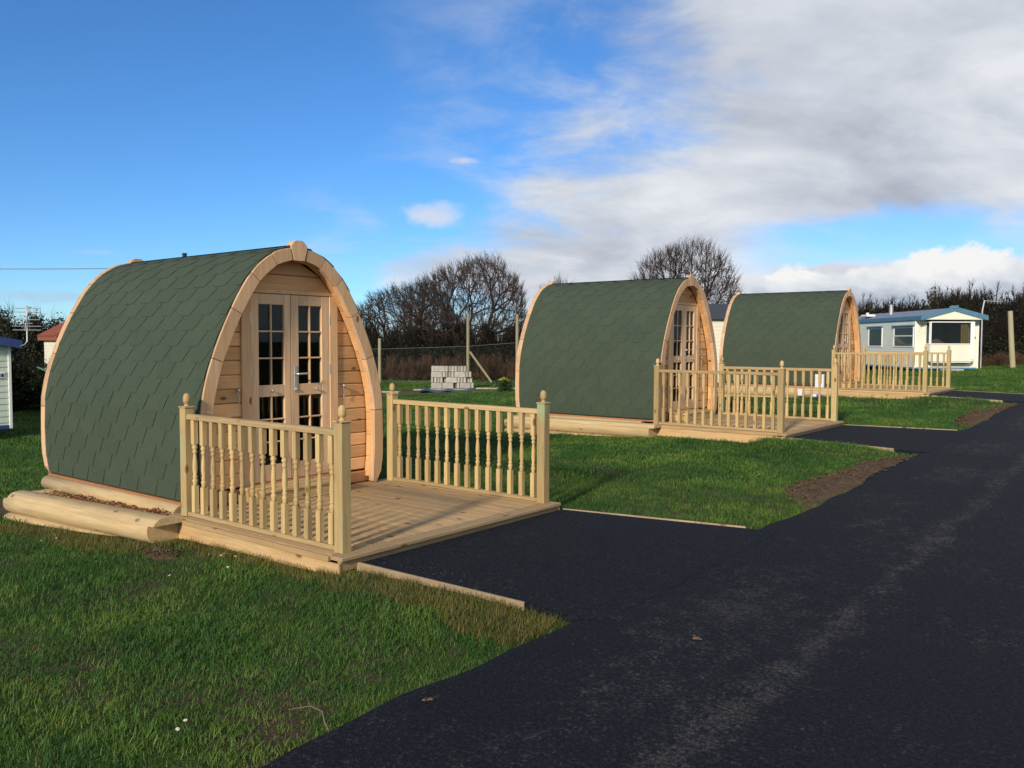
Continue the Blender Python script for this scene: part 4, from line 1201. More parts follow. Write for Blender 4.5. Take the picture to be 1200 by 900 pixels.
# ------------------------------------------------------------------ chain link fence, block stack, odds and ends
def fence():
    t = thing('chain_link_fence', 'chain link fence on timber posts in front of the brown hedge behind the nearest pod', 'fence', (-25.2, 28.55, -.35))
    P = [(-30.0, 24.6, 2.0), (-28.28, 26.06, 2.0), (-25.2, 28.55, 3.15), (-23.48, 29.93, 3.1), (-20.5, 32.4, 2.3)]
    tops = []
    for x, y, hh in P:
        mb = MB(); mb.tube([(0, 0, -.05), (0, 0, hh)], [.075, .07], 8); mb.build('post', 'weathered_post_wood', t, (x + 25.2, y - 28.55, 0))
        tops.append(Vector((x + 25.2, y - 28.55, 0)))
    mb = MB(); mb.tube([(.06, .05, 1.42), (.85, .64, .05)], .055, 6); mb.build('brace', 'weathered_post_wood', t)
    hs = [1.50, 1.52, 1.66, 1.83, 1.8]
    for (a, b, h0, h1) in zip(tops[:-1], tops[1:], hs[:-1], hs[1:]):
        d = b - a; L = d.length
        mb = MB(); mb.tube([a + Vector((0, 0, h0)), b + Vector((0, 0, h1))], .007, 4); mb.tube([a + Vector((0, 0, .05)), b + Vector((0, 0, .05))], .006, 4)
        mb.build('straining_wire', 'wire', t)
        # the mesh: crossing wires
        V = []; F = []
        n = int(L / .085)
        for sg in (1, -1):
            for i in range(-int(1.7 / .085), n + int(1.7 / .085)):
                u0 = i * .085; hh = 1.5
                u1 = u0 + sg * hh
                s0, s1 = 0.0, 1.0
                lo, hi = 0, L
                # clip
                if sg > 0: s0 = max(0, (lo - u0) / hh); s1 = min(1, (hi - u0) / hh)
                else: s0 = max(0, (u0 - hi) / hh); s1 = min(1, (u0 - lo) / hh)
                if s1 - s0 < .03: continue
                for s_ in (s0, s1):
                    u = u0 + sg * hh * s_; z = .05 + (h0 + (h1 - h0) * u / L - .05) * s_
                    p = a + d * (u / L); p.z = z; V.append(p)
                k = len(V) - 2
                w_ = .0018
                pa_, pb_ = V[k], V[k + 1]; V = V[:k]
                o = len(V); V += [pa_ + Vector((0, 0, w_)), pb_ + Vector((0, 0, w_)), pb_ - Vector((0, 0, w_)) + Vector((.003, -.003, 0)), pa_ - Vector((0, 0, w_)) + Vector((.003, -.003, 0))]
                F.append((o, o + 1, o + 2, o + 3))
        mb = MB(); mb.add(V, F); mb.build('wire_mesh', 'chain_wire', t, kind='stuff', fix=False)
fence()
def block_stack():
    t = thing('block_stack', 'stack of grey concrete blocks standing on the grass before the chain link fence', 'blocks', (-23.0, 23.85, -.40), math.atan2(1.04, 1.30))
    meL = MB().box(-.213, .213, -.047, .047, 0, .208, .006).mesh('concrete_block', 'concrete_block')
    meE = MB().box(-.105, .105, -.213, .213, 0, .096, .006).mesh('concrete_block', 'concrete_block')
    rnd = random.Random(3)
    for course in range(4):
        n = 17 if course == 3 else 22
        x = 0.02
        tot = 1.42 if course == 3 else 1.68
        while x < tot - .08:
            kind = rnd.random()
            z = .10 + course * .217
            if kind < .34 and x + .44 < tot + .05:      # stretcher faces, two thick
                for yy in (0, .11, .22, .33):
                    link('concrete_block', meL, t, (x + .216, yy + .05, z), (0, 0, rnd.uniform(-.01, .01)))
                x += .442
            elif kind < .90:                            # end faces
                link('concrete_block', MB_END, t, (x + .05, .213 + rnd.uniform(-.03, .05), z), (0, 0, rnd.uniform(-.03, .03))); x += .116
            else:                                       # a gap between blocks
                link('concrete_block', MB_END, t, (x + .05, .40, z), (0, 0, rnd.uniform(-.02, .02))); x += .118
    for yy in (.02, .2, .38):
        mb = MB(); mb.box(-.02, 1.72, yy, yy + .09, 0, .095, .004); mb.build('pallet_bearer', 'weathered_board', t)
MB_END = MB().box(-.047, .047, -.213, .213, 0, .208, .006).mesh('concrete_block', 'concrete_block')
block_stack()
def flat_sheet(name, label, cat, loc, ang, lx, ly, mat, h=.05, wav=.03):
    t = thing(name, label, cat, loc, ang)
    nx, ny = 12, 6; vs = []
    for i in range(nx + 1):
        for j in range(ny + 1):
            vs.append((lx * (i / nx - .5), ly * (j / ny - .5), h + wav * math.sin(i * 1.3 + j) * math.cos(j * 1.1)))
    n0 = len(vs); vs += [(x, y, z - .02) for x, y, z in vs]
    F = [(i * (ny + 1) + j, (i + 1) * (ny + 1) + j, (i + 1) * (ny + 1) + j + 1, i * (ny + 1) + j + 1) for i in range(nx) for j in range(ny)]
    F += [tuple(n0 + k for k in f[::-1]) for f in F]
    mb = MB(); mb.add(vs, F, True); mb.build('sheet', mat, t)
    return t
flat_sheet('tarpaulin', 'dark blue tarpaulin lying on the bare ground before the block stack', 'tarpaulin', (-20.0, 21.6, -.28), .75, 1.9, 1.3, 'tarp', .1, .03)
for i, (x, y, a, L, lab) in enumerate(((-22.1, 20.6, .5, 1.1, 'pale weathered board lying on the ground left of the blue tarpaulin'), (-20.9, 22.3, .85, 2.1, 'long weathered board lying between the blue tarpaulin and the block stack'), (-18.9, 22.9, .6, 1.4, 'weathered board lying on the ground right of the blue tarpaulin'))):
    t = thing('weathered_board', lab, 'board', (x, y, float(G(x, y)) + .05), a, 'boards on the ground by the block stack')
    mb = MB(); mb.box(-L / 2, L / 2, -.14, .14, 0, .045, .006); mb.build('plank', 'weathered_board', t)

# ------------------------------------------------------------------ trees and shrubs
def branchy(targets, root, r_tip, r_pow=.37, split=3, lift=.0, seed=0, twig=(0, 0), wind=(0, 0, 0), frac=.5, sides=4):
    """hierarchical branching towards target points; returns V,F"""
    rg = np.random.default_rng(seed); segs = []
    def rec(pos, pts, lvl, r_par):
        n = len(pts)
        if n == 0: return
        if n == 1:
            mid = (pos + pts[0]) / 2 + rg.normal(size=3) * .03 * np.linalg.norm(pts[0] - pos)
            segs.append((pos, mid, min(r_par, r_tip * 1.3), r_tip)); segs.append((mid, pts[0], r_tip, r_tip * .5)); return
        k = min(split, n)
        cen = pts[rg.choice(n, k, replace=False)]
        for _ in range(3):
            lab = np.argmin(((pts[:, None] - cen[None]) ** 2).sum(-1), 1)
            cen = np.array([pts[lab == j].mean(0) if (lab == j).any() else cen[j] for j in range(k)])
        for j in range(k):
            sub = pts[lab == j]
            if len(sub) == 0: continue
            if len(sub) == n:
                sub = sub[:n]
                if n < 6:
                    for s_ in sub: segs.append((pos, s_, r_tip, r_tip * .5))
                    continue
            r = min(r_tip * len(sub) ** r_pow, r_par * .92)
            end = pos + (cen[j] - pos) * (frac + rg.uniform(-.08, .08)); end[2] -= lift * np.linalg.norm(end - pos)
            mid = (pos + end) / 2 + rg.normal(size=3) * .06 * np.linalg.norm(end - pos)
            segs.append((pos, mid, r, r * .93)); segs.append((mid, end, r * .93, r * .85))
            rec(end, sub, lvl + 1, r)
    rec(np.array(root, float), np.asarray(targets, float), 0, r_tip * len(targets) ** r_pow * 1.05)
    tips = np.asarray(targets, float)
    if twig[0]:
        c = tips.mean(0)
        for p in tips:
            d0 = p - np.array(root); d0 /= np.linalg.norm(d0) + 1e-6
            for _ in range(twig[0]):
                d = d0 * 1.0 + rg.normal(size=3) * .38 + np.array([0, 0, .35]) + np.array(wind); d /= np.linalg.norm(d)
                st = p - d0 * rg.uniform(0, .25); L = twig[1] * rg.uniform(.5, 1.2)
                m_ = st + d * L * .5; e = st + d * L + rg.normal(size=3) * L * .15
                segs.append((st, m_, r_tip * .6, r_tip * .5)); segs.append((m_, e, r_tip * .5, r_tip * .3))
    A = np.array([s[0] for s in segs]); B = np.array([s[1] for s in segs]); ra = np.array([s[2] for s in segs]); rb = np.array([s[3] for s in segs])
    T = B - A; T /= np.linalg.norm(T, axis=1, keepdims=True) + 1e-9
    ref = np.where(np.abs(T[:, 2:3]) < .9, np.array([[0, 0, 1.]]), np.array([[1., 0, 0]]))
    U = np.cross(T, ref); U /= np.linalg.norm(U, axis=1, keepdims=True); W = np.cross(T, U)
    V = []; ns = sides
    for k in range(ns):
        th = 2 * math.pi * k / ns
        V.append(A + (U * math.cos(th) + W * math.sin(th)) * ra[:, None])
    for k in range(ns):
        th = 2 * math.pi * k / ns
        V.append(B + (U * math.cos(th) + W * math.sin(th)) * rb[:, None])
    n = len(segs); V = np.stack(V, 1).reshape(-1, 3); base = np.arange(n)[:, None] * (2 * ns)
    F = np.concatenate([np.concatenate([base + k, base + (k + 1) % ns, base + ns + (k + 1) % ns, base + ns + k], 1) for k in range(ns)])
    big = np.maximum(ra, rb)
    return V, F, np.tile(big, ns)
def dome_points(n, rx, ry, z0, rz, shell=.55, rg=RNG, lean=(0, 0), zcut=0.0):
    P = []
    while len(P) < n:
        d = rg.normal(size=3); d /= np.linalg.norm(d); d[2] = abs(d[2])
        r = rg.random() ** (1 / 3); r = shell + (1 - shell) * r if rg.random() < .75 else r
        r *= 1 + .05 * math.sin(5 * d[0] + 3 * d[1]) + .025 * rg.normal()
        p = np.array([d[0] * r * rx, d[1] * r * ry, z0 + d[2] * r * rz])
        if d[2] < zcut: continue
        p[0] += lean[0] * (p[2] - z0); p[1] += lean[1] * (p[2] - z0); P.append(p)
    return np.array(P)
def bare_tree(name, label, loc, rx, ry, z0, rz, n, seed, root=(0, 0, 0), lean=(0, 0), rtip=.012, twig=(4, .55), rot=0, wind=(0, 0, 0), rpow=.385):
    rg = np.random.default_rng(seed)
    pts = dome_points(n, rx, ry, z0, rz, .72, rg, lean)
    V, F, big = branchy(pts, root, rtip, rpow, 3, .02, seed, twig, wind)
    t = thing(name, label, 'tree', loc, rot)
    thick = big > rtip * 4.2
    for nm, msk, mat in (('trunk', thick, 'bark'), ('crown', ~thick, 'twig_brown')):
        f = F[msk]; used, inv = np.unique(f, return_inverse=True)
        link(nm, np_mesh(nm, V[used], inv.reshape(f.shape), mat, True), t)
    return t
# camera-right axis at the trees, so that the wind lean runs along it
RA = math.atan2(RIGHT.y, RIGHT.x)
bare_tree('hawthorn_tree', 'large wind shaped bare hawthorn tree rising above the hedge between the first two pods', (-29.3, 33.0, -.5), 3.6, 3.2, 2.0, 4.45, 2300, 5, (-.2, 0, 0), (.10, .1), .0095, (4, .40), RA, (-.45, 0, .1))
bare_tree('hawthorn_tree', 'smaller bare hawthorn tree close behind the right side of the nearest pod', (-31.7, 30.9, -.5), 3.1, 2.6, 1.6, 3.5, 2000, 9, (.4, 0, 0), (.10, .1), .0095, (4, .40), RA, (-.45, 0, .1))
bare_tree('round_bare_tree', 'round bare tree with dense fine twigs above the middle pod', (-20.9, 41.1, .2), 3.1, 3.0, 2.7, 3.95, 1350, 21, (.1, 0, 0), (0, 0), .010, (4, .48), RA)
bare_tree('bare_tree', 'small bare tree top showing just over the ridge of the middle pod', (-33.3, 46.8, 0), 1.6, 1.6, 2.9, 2.9, 220, 31, (0, 0, 0), (0, 0), .012, (4, .5), RA)

def shrub_meshes(name, n, rx, ry, h, seed, twigmat, leaves=0, leafmat='hedge_leaf', leafsize=.05, rtip=.008, twig=(4, .35), leaf_zmax=1.0):
    rg = np.random.default_rng(seed); Vs = []; Fs = []; off = 0; allp = []
    stems = max(5, int(rx * 5))
    for s in range(stems):
        cx, cy = rg.uniform(-rx * .75, rx * .75), rg.uniform(-ry * .7, ry * .7)
        hh = h * rg.uniform(.85, 1.04) * (1 - .3 * abs(cx) / rx)
        pts = dome_points(n // stems, rx * .42, ry * .5, hh * .12, hh * .88, .35, rg) + np.array([cx, cy, 0])
        V, F, _ = branchy(pts, (cx * .9, cy * .9, -.1), rtip, .40, 3, 0, seed * 100 + s, twig, sides=3)
        Vs.append(V); Fs.append(F + off); off += len(V); allp.append(pts)
    twigs = np_mesh('twigs', np.concatenate(Vs), np.concatenate(Fs), twigmat, True)
    lv = None
    if leaves:
        P = np.concatenate(allp); P = P[P[:, 2] < h * leaf_zmax]
        c = P[rg.integers(0, len(P), leaves)] + rg.normal(size=(leaves, 3)) * .14
        c[:, 2] = np.maximum(c[:, 2], .02)
        a = rg.normal(size=(leaves, 3)); a /= np.linalg.norm(a, axis=1, keepdims=True)
        b = np.cross(a, rg.normal(size=(leaves, 3))); b /= np.linalg.norm(b, axis=1, keepdims=True)
        s = leafsize * rg.uniform(.6, 1.4, (leaves, 1))
        V = np.stack([c - a * s, c + b * s * .5, c + a * s, c - b * s * .5], 1).reshape(-1, 3)
        F = np.arange(leaves * 4).reshape(-1, 4)
        lv = np_mesh('foliage', V, F, leafmat)
    return twigs, lv
def place_shrub(kind, meshes, label, cat, group, x, y, rot, sc, z=None):
    t = thing(kind, label, cat, (x, y, float(G(x, y)) if z is None else z), rot, group)
    link('twigs', meshes[0], t)
    if meshes[1]: link('foliage', meshes[1], t)
    t.scale = (sc[0], sc[0], sc[1])
    return t
S_BROWN = [shrub_meshes('brown', 900, 1.5, 1.2, 2.5, 40 + i, 'twig_dark', 5200, 'hedge_leaf', .05, .009, (5, .38), .5) for i in range(3)]
S_TALL = [shrub_meshes('tall', 1300, 2.0, 1.6, 4.4, 60 + i, 'twig_dark', 4200, 'hedge_leaf', .08, .014, (8, .38), .8) for i in range(3)]
S_IVY = [shrub_meshes('ivy', 500, 1.3, 1.1, 2.6, 80 + i, 'twig_dark', 9000, 'hedge_leaf', .055, .008, (5, .42), .86) for i in range(2)]
S_OLIVE = [shrub_meshes('olive', 420, 1.2, 1.1, 4.9, 90 + i, 'twig_brown', 1500, 'olive_leaf', .09, .012, (4, .5), 1.0) for i in range(2)]
S_REED = [shrub_meshes('reed', 260, 1.1, .5, 1.25, 97 + i, 'reed', 0, 'hedge_leaf', .05, .008, (6, .3)) for i in range(2)]
rr = random.Random(5)
F2 = Vector((FWD.x, FWD.y)).normalized(); R2 = Vector((RIGHT.x, RIGHT.y)).normalized()
def wpt(d, l): p = F2 * d + R2 * l; return p.x, p.y
# hedge behind the nearest pod
for i in range(17):
    l = -13.5 + i * .98
    x, y = wpt(42.2 + rr.uniform(-.5, .6), l)
    place_shrub('hedge_shrub', S_BROWN[i % 3], 'dark brown bare shrub in the hedge under the hawthorn trees', 'shrub', 'hedge shrubs behind the chain link fence', x, y, rr.uniform(0, 6), (1.05, rr.uniform(1.15, 1.4)))
for i in range(12):
    l = -9.5 + i * .85
    x, y = wpt(40.6 + rr.uniform(-.3, .3), l)
    place_shrub('dry_reeds', S_REED[i % 2], 'reddish brown dry stalks along the foot of the hedge behind the chain link fence', 'reeds', 'dry stalks below the hedge', x, y, RA + rr.uniform(-.2, .2), (1, rr.uniform(.9, 1.2)))
# hedge at the left
for i in range(9):
    l = -19.6 + i * .95
    x, y = wpt(25.5 + rr.uniform(-.5, .7), l)
    place_shrub('ivy_shrub', S_IVY[i % 2], 'dark leafy shrub with bare twigs on top, in the hedge behind the left caravan', 'shrub', 'leafy hedge shrubs at the left', x, y, rr.uniform(0, 6), (1.05 if i < 5 else .8, rr.uniform(1.08, 1.25) * (1 if i < 5 else .52)))
for i in range(9):
    x, y = wpt(40.5 + rr.uniform(-.6, .6), -27 + i * 1.15)
    place_shrub('ivy_shrub', S_IVY[i % 2], 'far leafy shrub in the hedge beyond the small red roofed building', 'shrub', 'leafy hedge shrubs beyond the red roof', x, y, rr.uniform(0, 6), (1.15, rr.uniform(1.25, 1.45)))
# hedge at the right, far behind the caravan
for i in range(24):
    l = 17.5 + i * .95
    x, y = wpt(50 + rr.uniform(-1, 1) + (2 if i < 9 else 0), l)
    hs = .80 if i < 9 else .90
    place_shrub('tall_hedge_shrub', S_TALL[i % 3], 'tall dark brown bare shrub in the hedge behind the pale caravan', 'shrub', 'tall hedge shrubs at the right', x, y, rr.uniform(0, 6), (1.1, hs * rr.uniform(1.12, 1.28)), .1)
for i in range(16):
    l = 19.5 + i * 1.3
    x, y = wpt(47.6 + rr.uniform(-.5, .5) + (2.5 if i < 6 else 0), l)
    place_shrub('hedge_shrub', S_BROWN[i % 3], 'low dark brown bare shrub along the foot of the hedge behind the pale caravan', 'shrub', 'low hedge shrubs at the right', x, y, rr.uniform(0, 6), (1.25, rr.uniform(1.2, 1.5)), .1)
for i, (l, d) in enumerate(((20.6, 51), (23.2, 52), (25.4, 51), (26.9, 52), (28.6, 51.5))):
    x, y = wpt(d, l)
    place_shrub('olive_tree', S_OLIVE[i % 2], 'slim tree with sparse olive green leaves rising behind the pale caravan roof', 'tree', 'sparse leafy trees behind the pale caravan', x, y, rr.uniform(0, 6), (1.35, (.86, .80, .98, .90, .84)[i]), .1)
for i in range(5):
    x, y = wpt(45.6 + rr.uniform(-.2, .2), 24.9 + i * .9)
    place_shrub('dry_reeds', S_REED[i % 2], 'brown dry stalks at the foot of the hedge right of the pale caravan', 'reeds', 'dry stalks right of the caravan', x, y, RA, (1, rr.uniform(.7, .95)), .15)
# yellow flowering bush
bush = shrub_meshes('bush', 60, .45, .45, .62, 120, 'twig_dark', 1500, 'bush_leaf', .05, .006, (2, .12), 1.0)
t = place_shrub('yellow_bush', bush, 'small green bush with yellow flowers left of the middle pod', 'bush', None, -17.6, 21.75, 0, (.62, .72))
if 'group' in t: del t['group']
mb = MB()
for i in range(90):
    th = rr.uniform(0, 6.28); r = rr.random() ** .5 * .36
    mb.lathe([(.015, 0), (.03, .02), (.01, .035)], 5, r * math.cos(th), r * math.sin(th))
    for q in range(len(mb.v) - 15, len(mb.v)):
        p = mb.v[q]; mb.v[q] = (p[0], p[1], p[2] + .50 + .16 * (1 - r / .36) + .0)
mb.build('flowers', 'yellow_bloom', t, kind='stuff')
t = thing('green_pole', 'thin green slanting bar in front of the leafy hedge at the left', 'pole', (-26.5, 10.85, -.5))
mb = MB(); mb.tube([(0, 0, 1.22), (.30, .25, 1.06), (.34, .28, 1.0)], .03, 6); mb.tube([(.30, .25, 0), (.30, .25, 1.07)], .028, 6); mb.build('bar', 'green_paint', t)

# ------------------------------------------------------------------ bare soil
def soil_patch(outline, h, name='soil_bank'):
    """low mound of soil over an outline polygon"""
    P = np.array(outline, float); c = P.mean(0)
    n = len(P); rings = [1.0, .9, .72, .5, .25]
    vs = []
    # refine outline with wobble
    Q = []
    for i in range(n):
        a, b = P[i], P[(i + 1) % n]
        for f in np.linspace(0, 1, 6, endpoint=False):
            q = a + (b - a) * f; d = q - c
            th = math.atan2(d[1], d[0]); ph = len(outline) * 1.7 + outline[0][0] * 3
            Q.append(q + d * (.10 * math.sin(3 * th + ph) + .09 * math.sin(7 * th + 2 * ph) + .06 * math.sin(13 * th + ph) + .05 * RNG.normal()) * (1 if len(outline) < 6 else .45))
    Q = np.array(Q); m_ = len(Q)
    for k, r in enumerate(rings):
        for q in Q:
            p = c + (q - c) * r
            z = float(G(*p)) + (-.02 if k == 0 else h * (1 - r ** 2) + .012 + RNG.uniform(-.006, .006))
            vs.append((p[0], p[1], z))
    vs.append((c[0], c[1], float(G(*c)) + h))
    F = [(k * m_ + j, k * m_ + (j + 1) % m_, (k + 1) * m_ + (j + 1) % m_, (k + 1) * m_ + j) for k in range(len(rings) - 1) for j in range(m_)]
    F += [((len(rings) - 1) * m_ + j, (len(rings) - 1) * m_ + (j + 1) % m_, len(vs) - 1) for j in range(m_)]
    mb = MB(); mb.add(vs, F, True); mb.build(name, 'bare_soil', kind='structure')
PATCHES = [
    [(-2.62, 7.55), (-2.78, 7.85), (-3.02, 8.10), (-3.10, 8.45), (-2.98, 8.9), (-2.9, 9.4), (-2.98, 9.8), (-2.95, 10.4), (-2.78, 11.2), (-2.56, 11.9), (-2.56, 10.5), (-2.56, 9.0)],
    [(-2.60, 14.9), (-2.85, 15.0), (-3.0, 16.0), (-2.95, 17.5), (-2.8, 19.0), (-2.6, 19.6), (-2.54, 17.5)],
    [(-6.05, 3.16), (-5.75, 3.04), (-5.55, 3.16), (-5.7, 3.30), (-5.98, 3.26)],
    [(-7.6, 2.85), (-7.25, 2.72), (-7.1, 2.85), (-7.35, 2.95)],
    [(-3.14, 2.32), (-3.05, 2.27), (-3.0, 2.36), (-3.07, 2.42)],
    [(-3.02, 2.50), (-2.86, 2.52), (-2.80, 2.68), (-2.90, 2.72)],
    [(-3.02, 1.98), (-2.86, 1.90), (-2.72, 2.02), (-2.70, 2.16), (-2.86, 2.15)],
    [(-23.5, 19.8), (-21, 19.3), (-18.6, 21.4), (-18.3, 23.2), (-20.6, 23.6), (-23, 22.3)],
    [(-10.3, 3.3), (-9.25, 3.1), (-9.2, 3.9), (-9.6, 4.5), (-10.6, 4.2)],
]
for i, o in enumerate(PATCHES):
    if 3 <= i <= 6: continue
    soil_patch(o, (.05, .05, .006, .006, .004, .004, .005, .03, .05)[i], 'soil_bank' if i < 2 else 'bare_soil')

# ------------------------------------------------------------------ grass
def inside(poly, X, Y):
    r = np.zeros(len(X), bool); n = len(poly)
    for i in range(n):
        x0, y0 = poly[i]; x1, y1 = poly[(i + 1) % n]
        c = ((y0 > Y) != (y1 > Y)) & (X < (x1 - x0) * (Y - y0) / (y1 - y0 + 1e-12) + x0); r ^= c
    return r
def allowed(X, Y):
    ok = X < road_edge(Y) - .015
    for (dx, dy, dz) in PODS:
        t = np.clip((X - (-4.25 + dx)) / (ROAD_L + .25 + 4.25 - dx), 0, 1)
        ya, yb = 3.725 + .15 * t + dy, 6.095 + .44 * t + dy
        ok &= ~((X > -4.45 + dx) & (Y > ya) & (Y < yb))
        ok &= ~((X > -6.42 + dx) & (X < -4.24 + dx) & (Y > 3.55 + dy) & (Y < 6.07 + dy))
        ok &= ~((X > -9.32 + dx) & (X < -6.2 + dx) & (Y > 3.74 + dy) & (Y < 5.93 + dy))
        ok &= ~((X > -9.22 + dx) & (X < -6.14 + dx) & (Y > 3.27 + dy) & (Y < 3.8 + dy))
    for ip, p in enumerate(PATCHES):
        q = np.array(p); c = q.mean(0); keep_ = RNG.random(len(X)) < (.42 if 2 <= ip <= 6 else .03); ok &= keep_ | ~inside([tuple(c + (a - c) * .93) for a in q], X, Y)
    return ok
def tuft_obj(name, mat, n, rad, h, w, seed, dry=.06):
    rg = np.random.default_rng(seed); V = []; F = []; dr = []
    for i in range(n):
        th = rg.uniform(0, 6.283); r = rad * rg.random() ** .5
        base = np.array([r * math.cos(th), r * math.sin(th), -.01]); az = rg.uniform(0, 6.283)
        d = np.array([math.cos(az), math.sin(az), 0]); s = np.array([-d[1], d[0], 0])
        hh = h * rg.uniform(.45, 1.15); ben = rg.uniform(.15, .85) * hh; o = len(V); ww = w * rg.uniform(.6, 1.2)
        for f, k in ((0, 1), (.45, .85), (.8, .55)):
            c = base + d * ben * f * f + np.array([0, 0, hh * (f - .22 * f * f)])
            V += [c - s * ww * k, c + s * ww * k]
        V.append(base + d * ben + np.array([0, 0, hh * .8]))
        F += [(o, o + 1, o + 3, o + 2), (o + 2, o + 3, o + 5, o + 4), (o + 4, o + 5, o + 6)]
        dr += [1.0 if rg.random() < dry else 0.0] * 7
    me = D.meshes.new(name); me.from_pydata([tuple(v) for v in V], [], F)
    a = me.attributes.new('dry', 'FLOAT', 'POINT'); a.data.foreach_set('value', dr)
    me.materials.append(MATS[mat]); me.polygons.foreach_set('use_smooth', [True] * len(F)); me.update()
    return D.objects.new(name, me)                    # source only: never linked to the scene
def scatter(name, XY, scl, sources, idx=None):
    n = len(XY); Z = G(XY[:, 0], XY[:, 1])
    me = D.meshes.new(name); me.vertices.add(n)
    me.vertices.foreach_set('co', np.column_stack([XY, Z]).astype(np.float32).ravel())
    a = me.attributes.new('rot', 'FLOAT_VECTOR', 'POINT')
    a.data.foreach_set('vector', np.column_stack([RNG.normal(0, .12, n), RNG.normal(0, .12, n), RNG.uniform(0, 6.283, n)]).astype(np.float32).ravel())
    a = me.attributes.new('scl', 'FLOAT', 'POINT'); a.data.foreach_set('value', scl.astype(np.float32))
    a = me.attributes.new('pick', 'INT', 'POINT'); a.data.foreach_set('value', (RNG.integers(0, len(sources), n) if idx is None else idx).astype(np.int32))
    o = link(name, me, kind='stuff')
    ng = D.node_groups.new(name + '_scatter', 'GeometryNodeTree')
    ng.interface.new_socket('Geometry', in_out='INPUT', socket_type='NodeSocketGeometry'); ng.interface.new_socket('Geometry', in_out='OUTPUT', socket_type='NodeSocketGeometry')
    N = ng.nodes; Lk = ng.links
    gi = N.new('NodeGroupInput'); go = N.new('NodeGroupOutput'); iop = N.new('GeometryNodeInstanceOnPoints'); jn = N.new('GeometryNodeJoinGeometry')
    for s in reversed(sources):
        oi = N.new('GeometryNodeObjectInfo'); oi.inputs['Object'].default_value = s; oi.inputs['As Instance'].default_value = True
        Lk.new(oi.outputs['Geometry'], jn.inputs[0])
    def attr(nm, ty):
        q = N.new('GeometryNodeInputNamedAttribute'); q.data_type = ty; q.inputs['Name'].default_value = nm; return q.outputs[0]
    Lk.new(gi.outputs[0], iop.inputs['Points']); Lk.new(jn.outputs[0], iop.inputs['Instance'])
    iop.inputs['Pick Instance'].default_value = True; Lk.new(attr('pick', 'INT'), iop.inputs['Instance Index'])
    e2r = N.new('FunctionNodeEulerToRotation'); Lk.new(attr('rot', 'FLOAT_VECTOR'), e2r.inputs[0]); Lk.new(e2r.outputs[0], iop.inputs['Rotation'])
    Lk.new(attr('scl', 'FLOAT'), iop.inputs['Scale']); Lk.new(iop.outputs[0], go.inputs[0])
    md = o.modifiers.new('scatter', 'NODES'); md.node_group = ng
    return o
def lawn():
    near = [tuft_obj('grass_tuft', 'grass_blade', 17, .055, .047, .0020, 200 + i, .05) for i in range(4)]
    far = [tuft_obj('grass_clump', 'grass_blade', 24, .13, .050, .0042, 220 + i, .05) for i in range(3)]
    turf = [tuft_obj('turf_tuft', 'turf_blade', 16, .055, .068, .0018, 240 + i, .14) for i in range(3)]
    sets = {'n': [], 'f': [], 't': []}; S = {'n': [], 'f': [], 't': []}
    ang0 = math.atan2(FWD.y, FWD.x); half = math.radians(40)
    for d0, d1, den, key, sc in ((1.2, 5.0, 900, 'n', 1.0), (5.0, 9.0, 520, 'n', 1.1), (9.0, 18.0, 190, 'f', .90), (18.0, 34.0, 45, 'f', 1.35), (34.0, 62.0, 14, 'f', 2.0)):
        area = half * (d1 ** 2 - d0 ** 2); n = int(area * den)
        r = np.sqrt(RNG.uniform(d0 ** 2, d1 ** 2, n)); a = ang0 + RNG.uniform(-half, half, n)
        X, Y = r * np.cos(a), r * np.sin(a); ok = allowed(X, Y)
        X, Y = X[ok], Y[ok]
        # the paler turf strip along the deck and drive of the nearest pod
        edge = 3.26 + .46 * np.clip((X + 6.1) / .3, 0, 1) - .02
        wob = .05 * np.sin(X * 5) + .03 * np.sin(X * 13)
        wdt = np.interp(X, [-9.3, -6.2, -4.4, -2.6], [.20, .34, .36, .34])
        strip = (X > -9.3) & (X < -2.66) & (Y < 3.9) & (Y > edge - wdt + wob)
        lump = .75 + .5 * (.5 + .5 * np.sin(X * 2.3 + np.sin(Y * 1.9) * 2) * np.sin(Y * 2.7 + np.sin(X * 1.3) * 2))
        sc_ = sc * lump * RNG.uniform(.75, 1.2, len(X))
        if key == 'n':
            keep = RNG.random(len(X)) < .86
            for k_, m_ in (('t', strip), ('n', ~strip & keep)):
                sets[k_].append(np.column_stack([X[m_], Y[m_]])); S[k_].append(sc_[m_] if k_ == 'n' else RNG.uniform(.7, 1.1, m_.sum()))
        else:
            sets['f'].append(np.column_stack([X, Y])); S['f'].append(sc_)
    # longer tufts along the foot of the middle deck
    n = 260; X = RNG.uniform(-5.6, -3.9, n); Y = RNG.normal(10.75, .14, n); sets['n'].append(np.column_stack([X, Y])); S['n'].append(RNG.uniform(1.3, 2.4, n))
    scatter('lawn_grass', np.concatenate(sets['n']), np.concatenate(S['n']), near)
    scatter('turf_strip_grass', np.concatenate(sets['t']), np.concatenate(S['t']), turf)
    scatter('distant_lawn_grass', np.concatenate(sets['f']), np.concatenate(S['f']), far)
lawn()

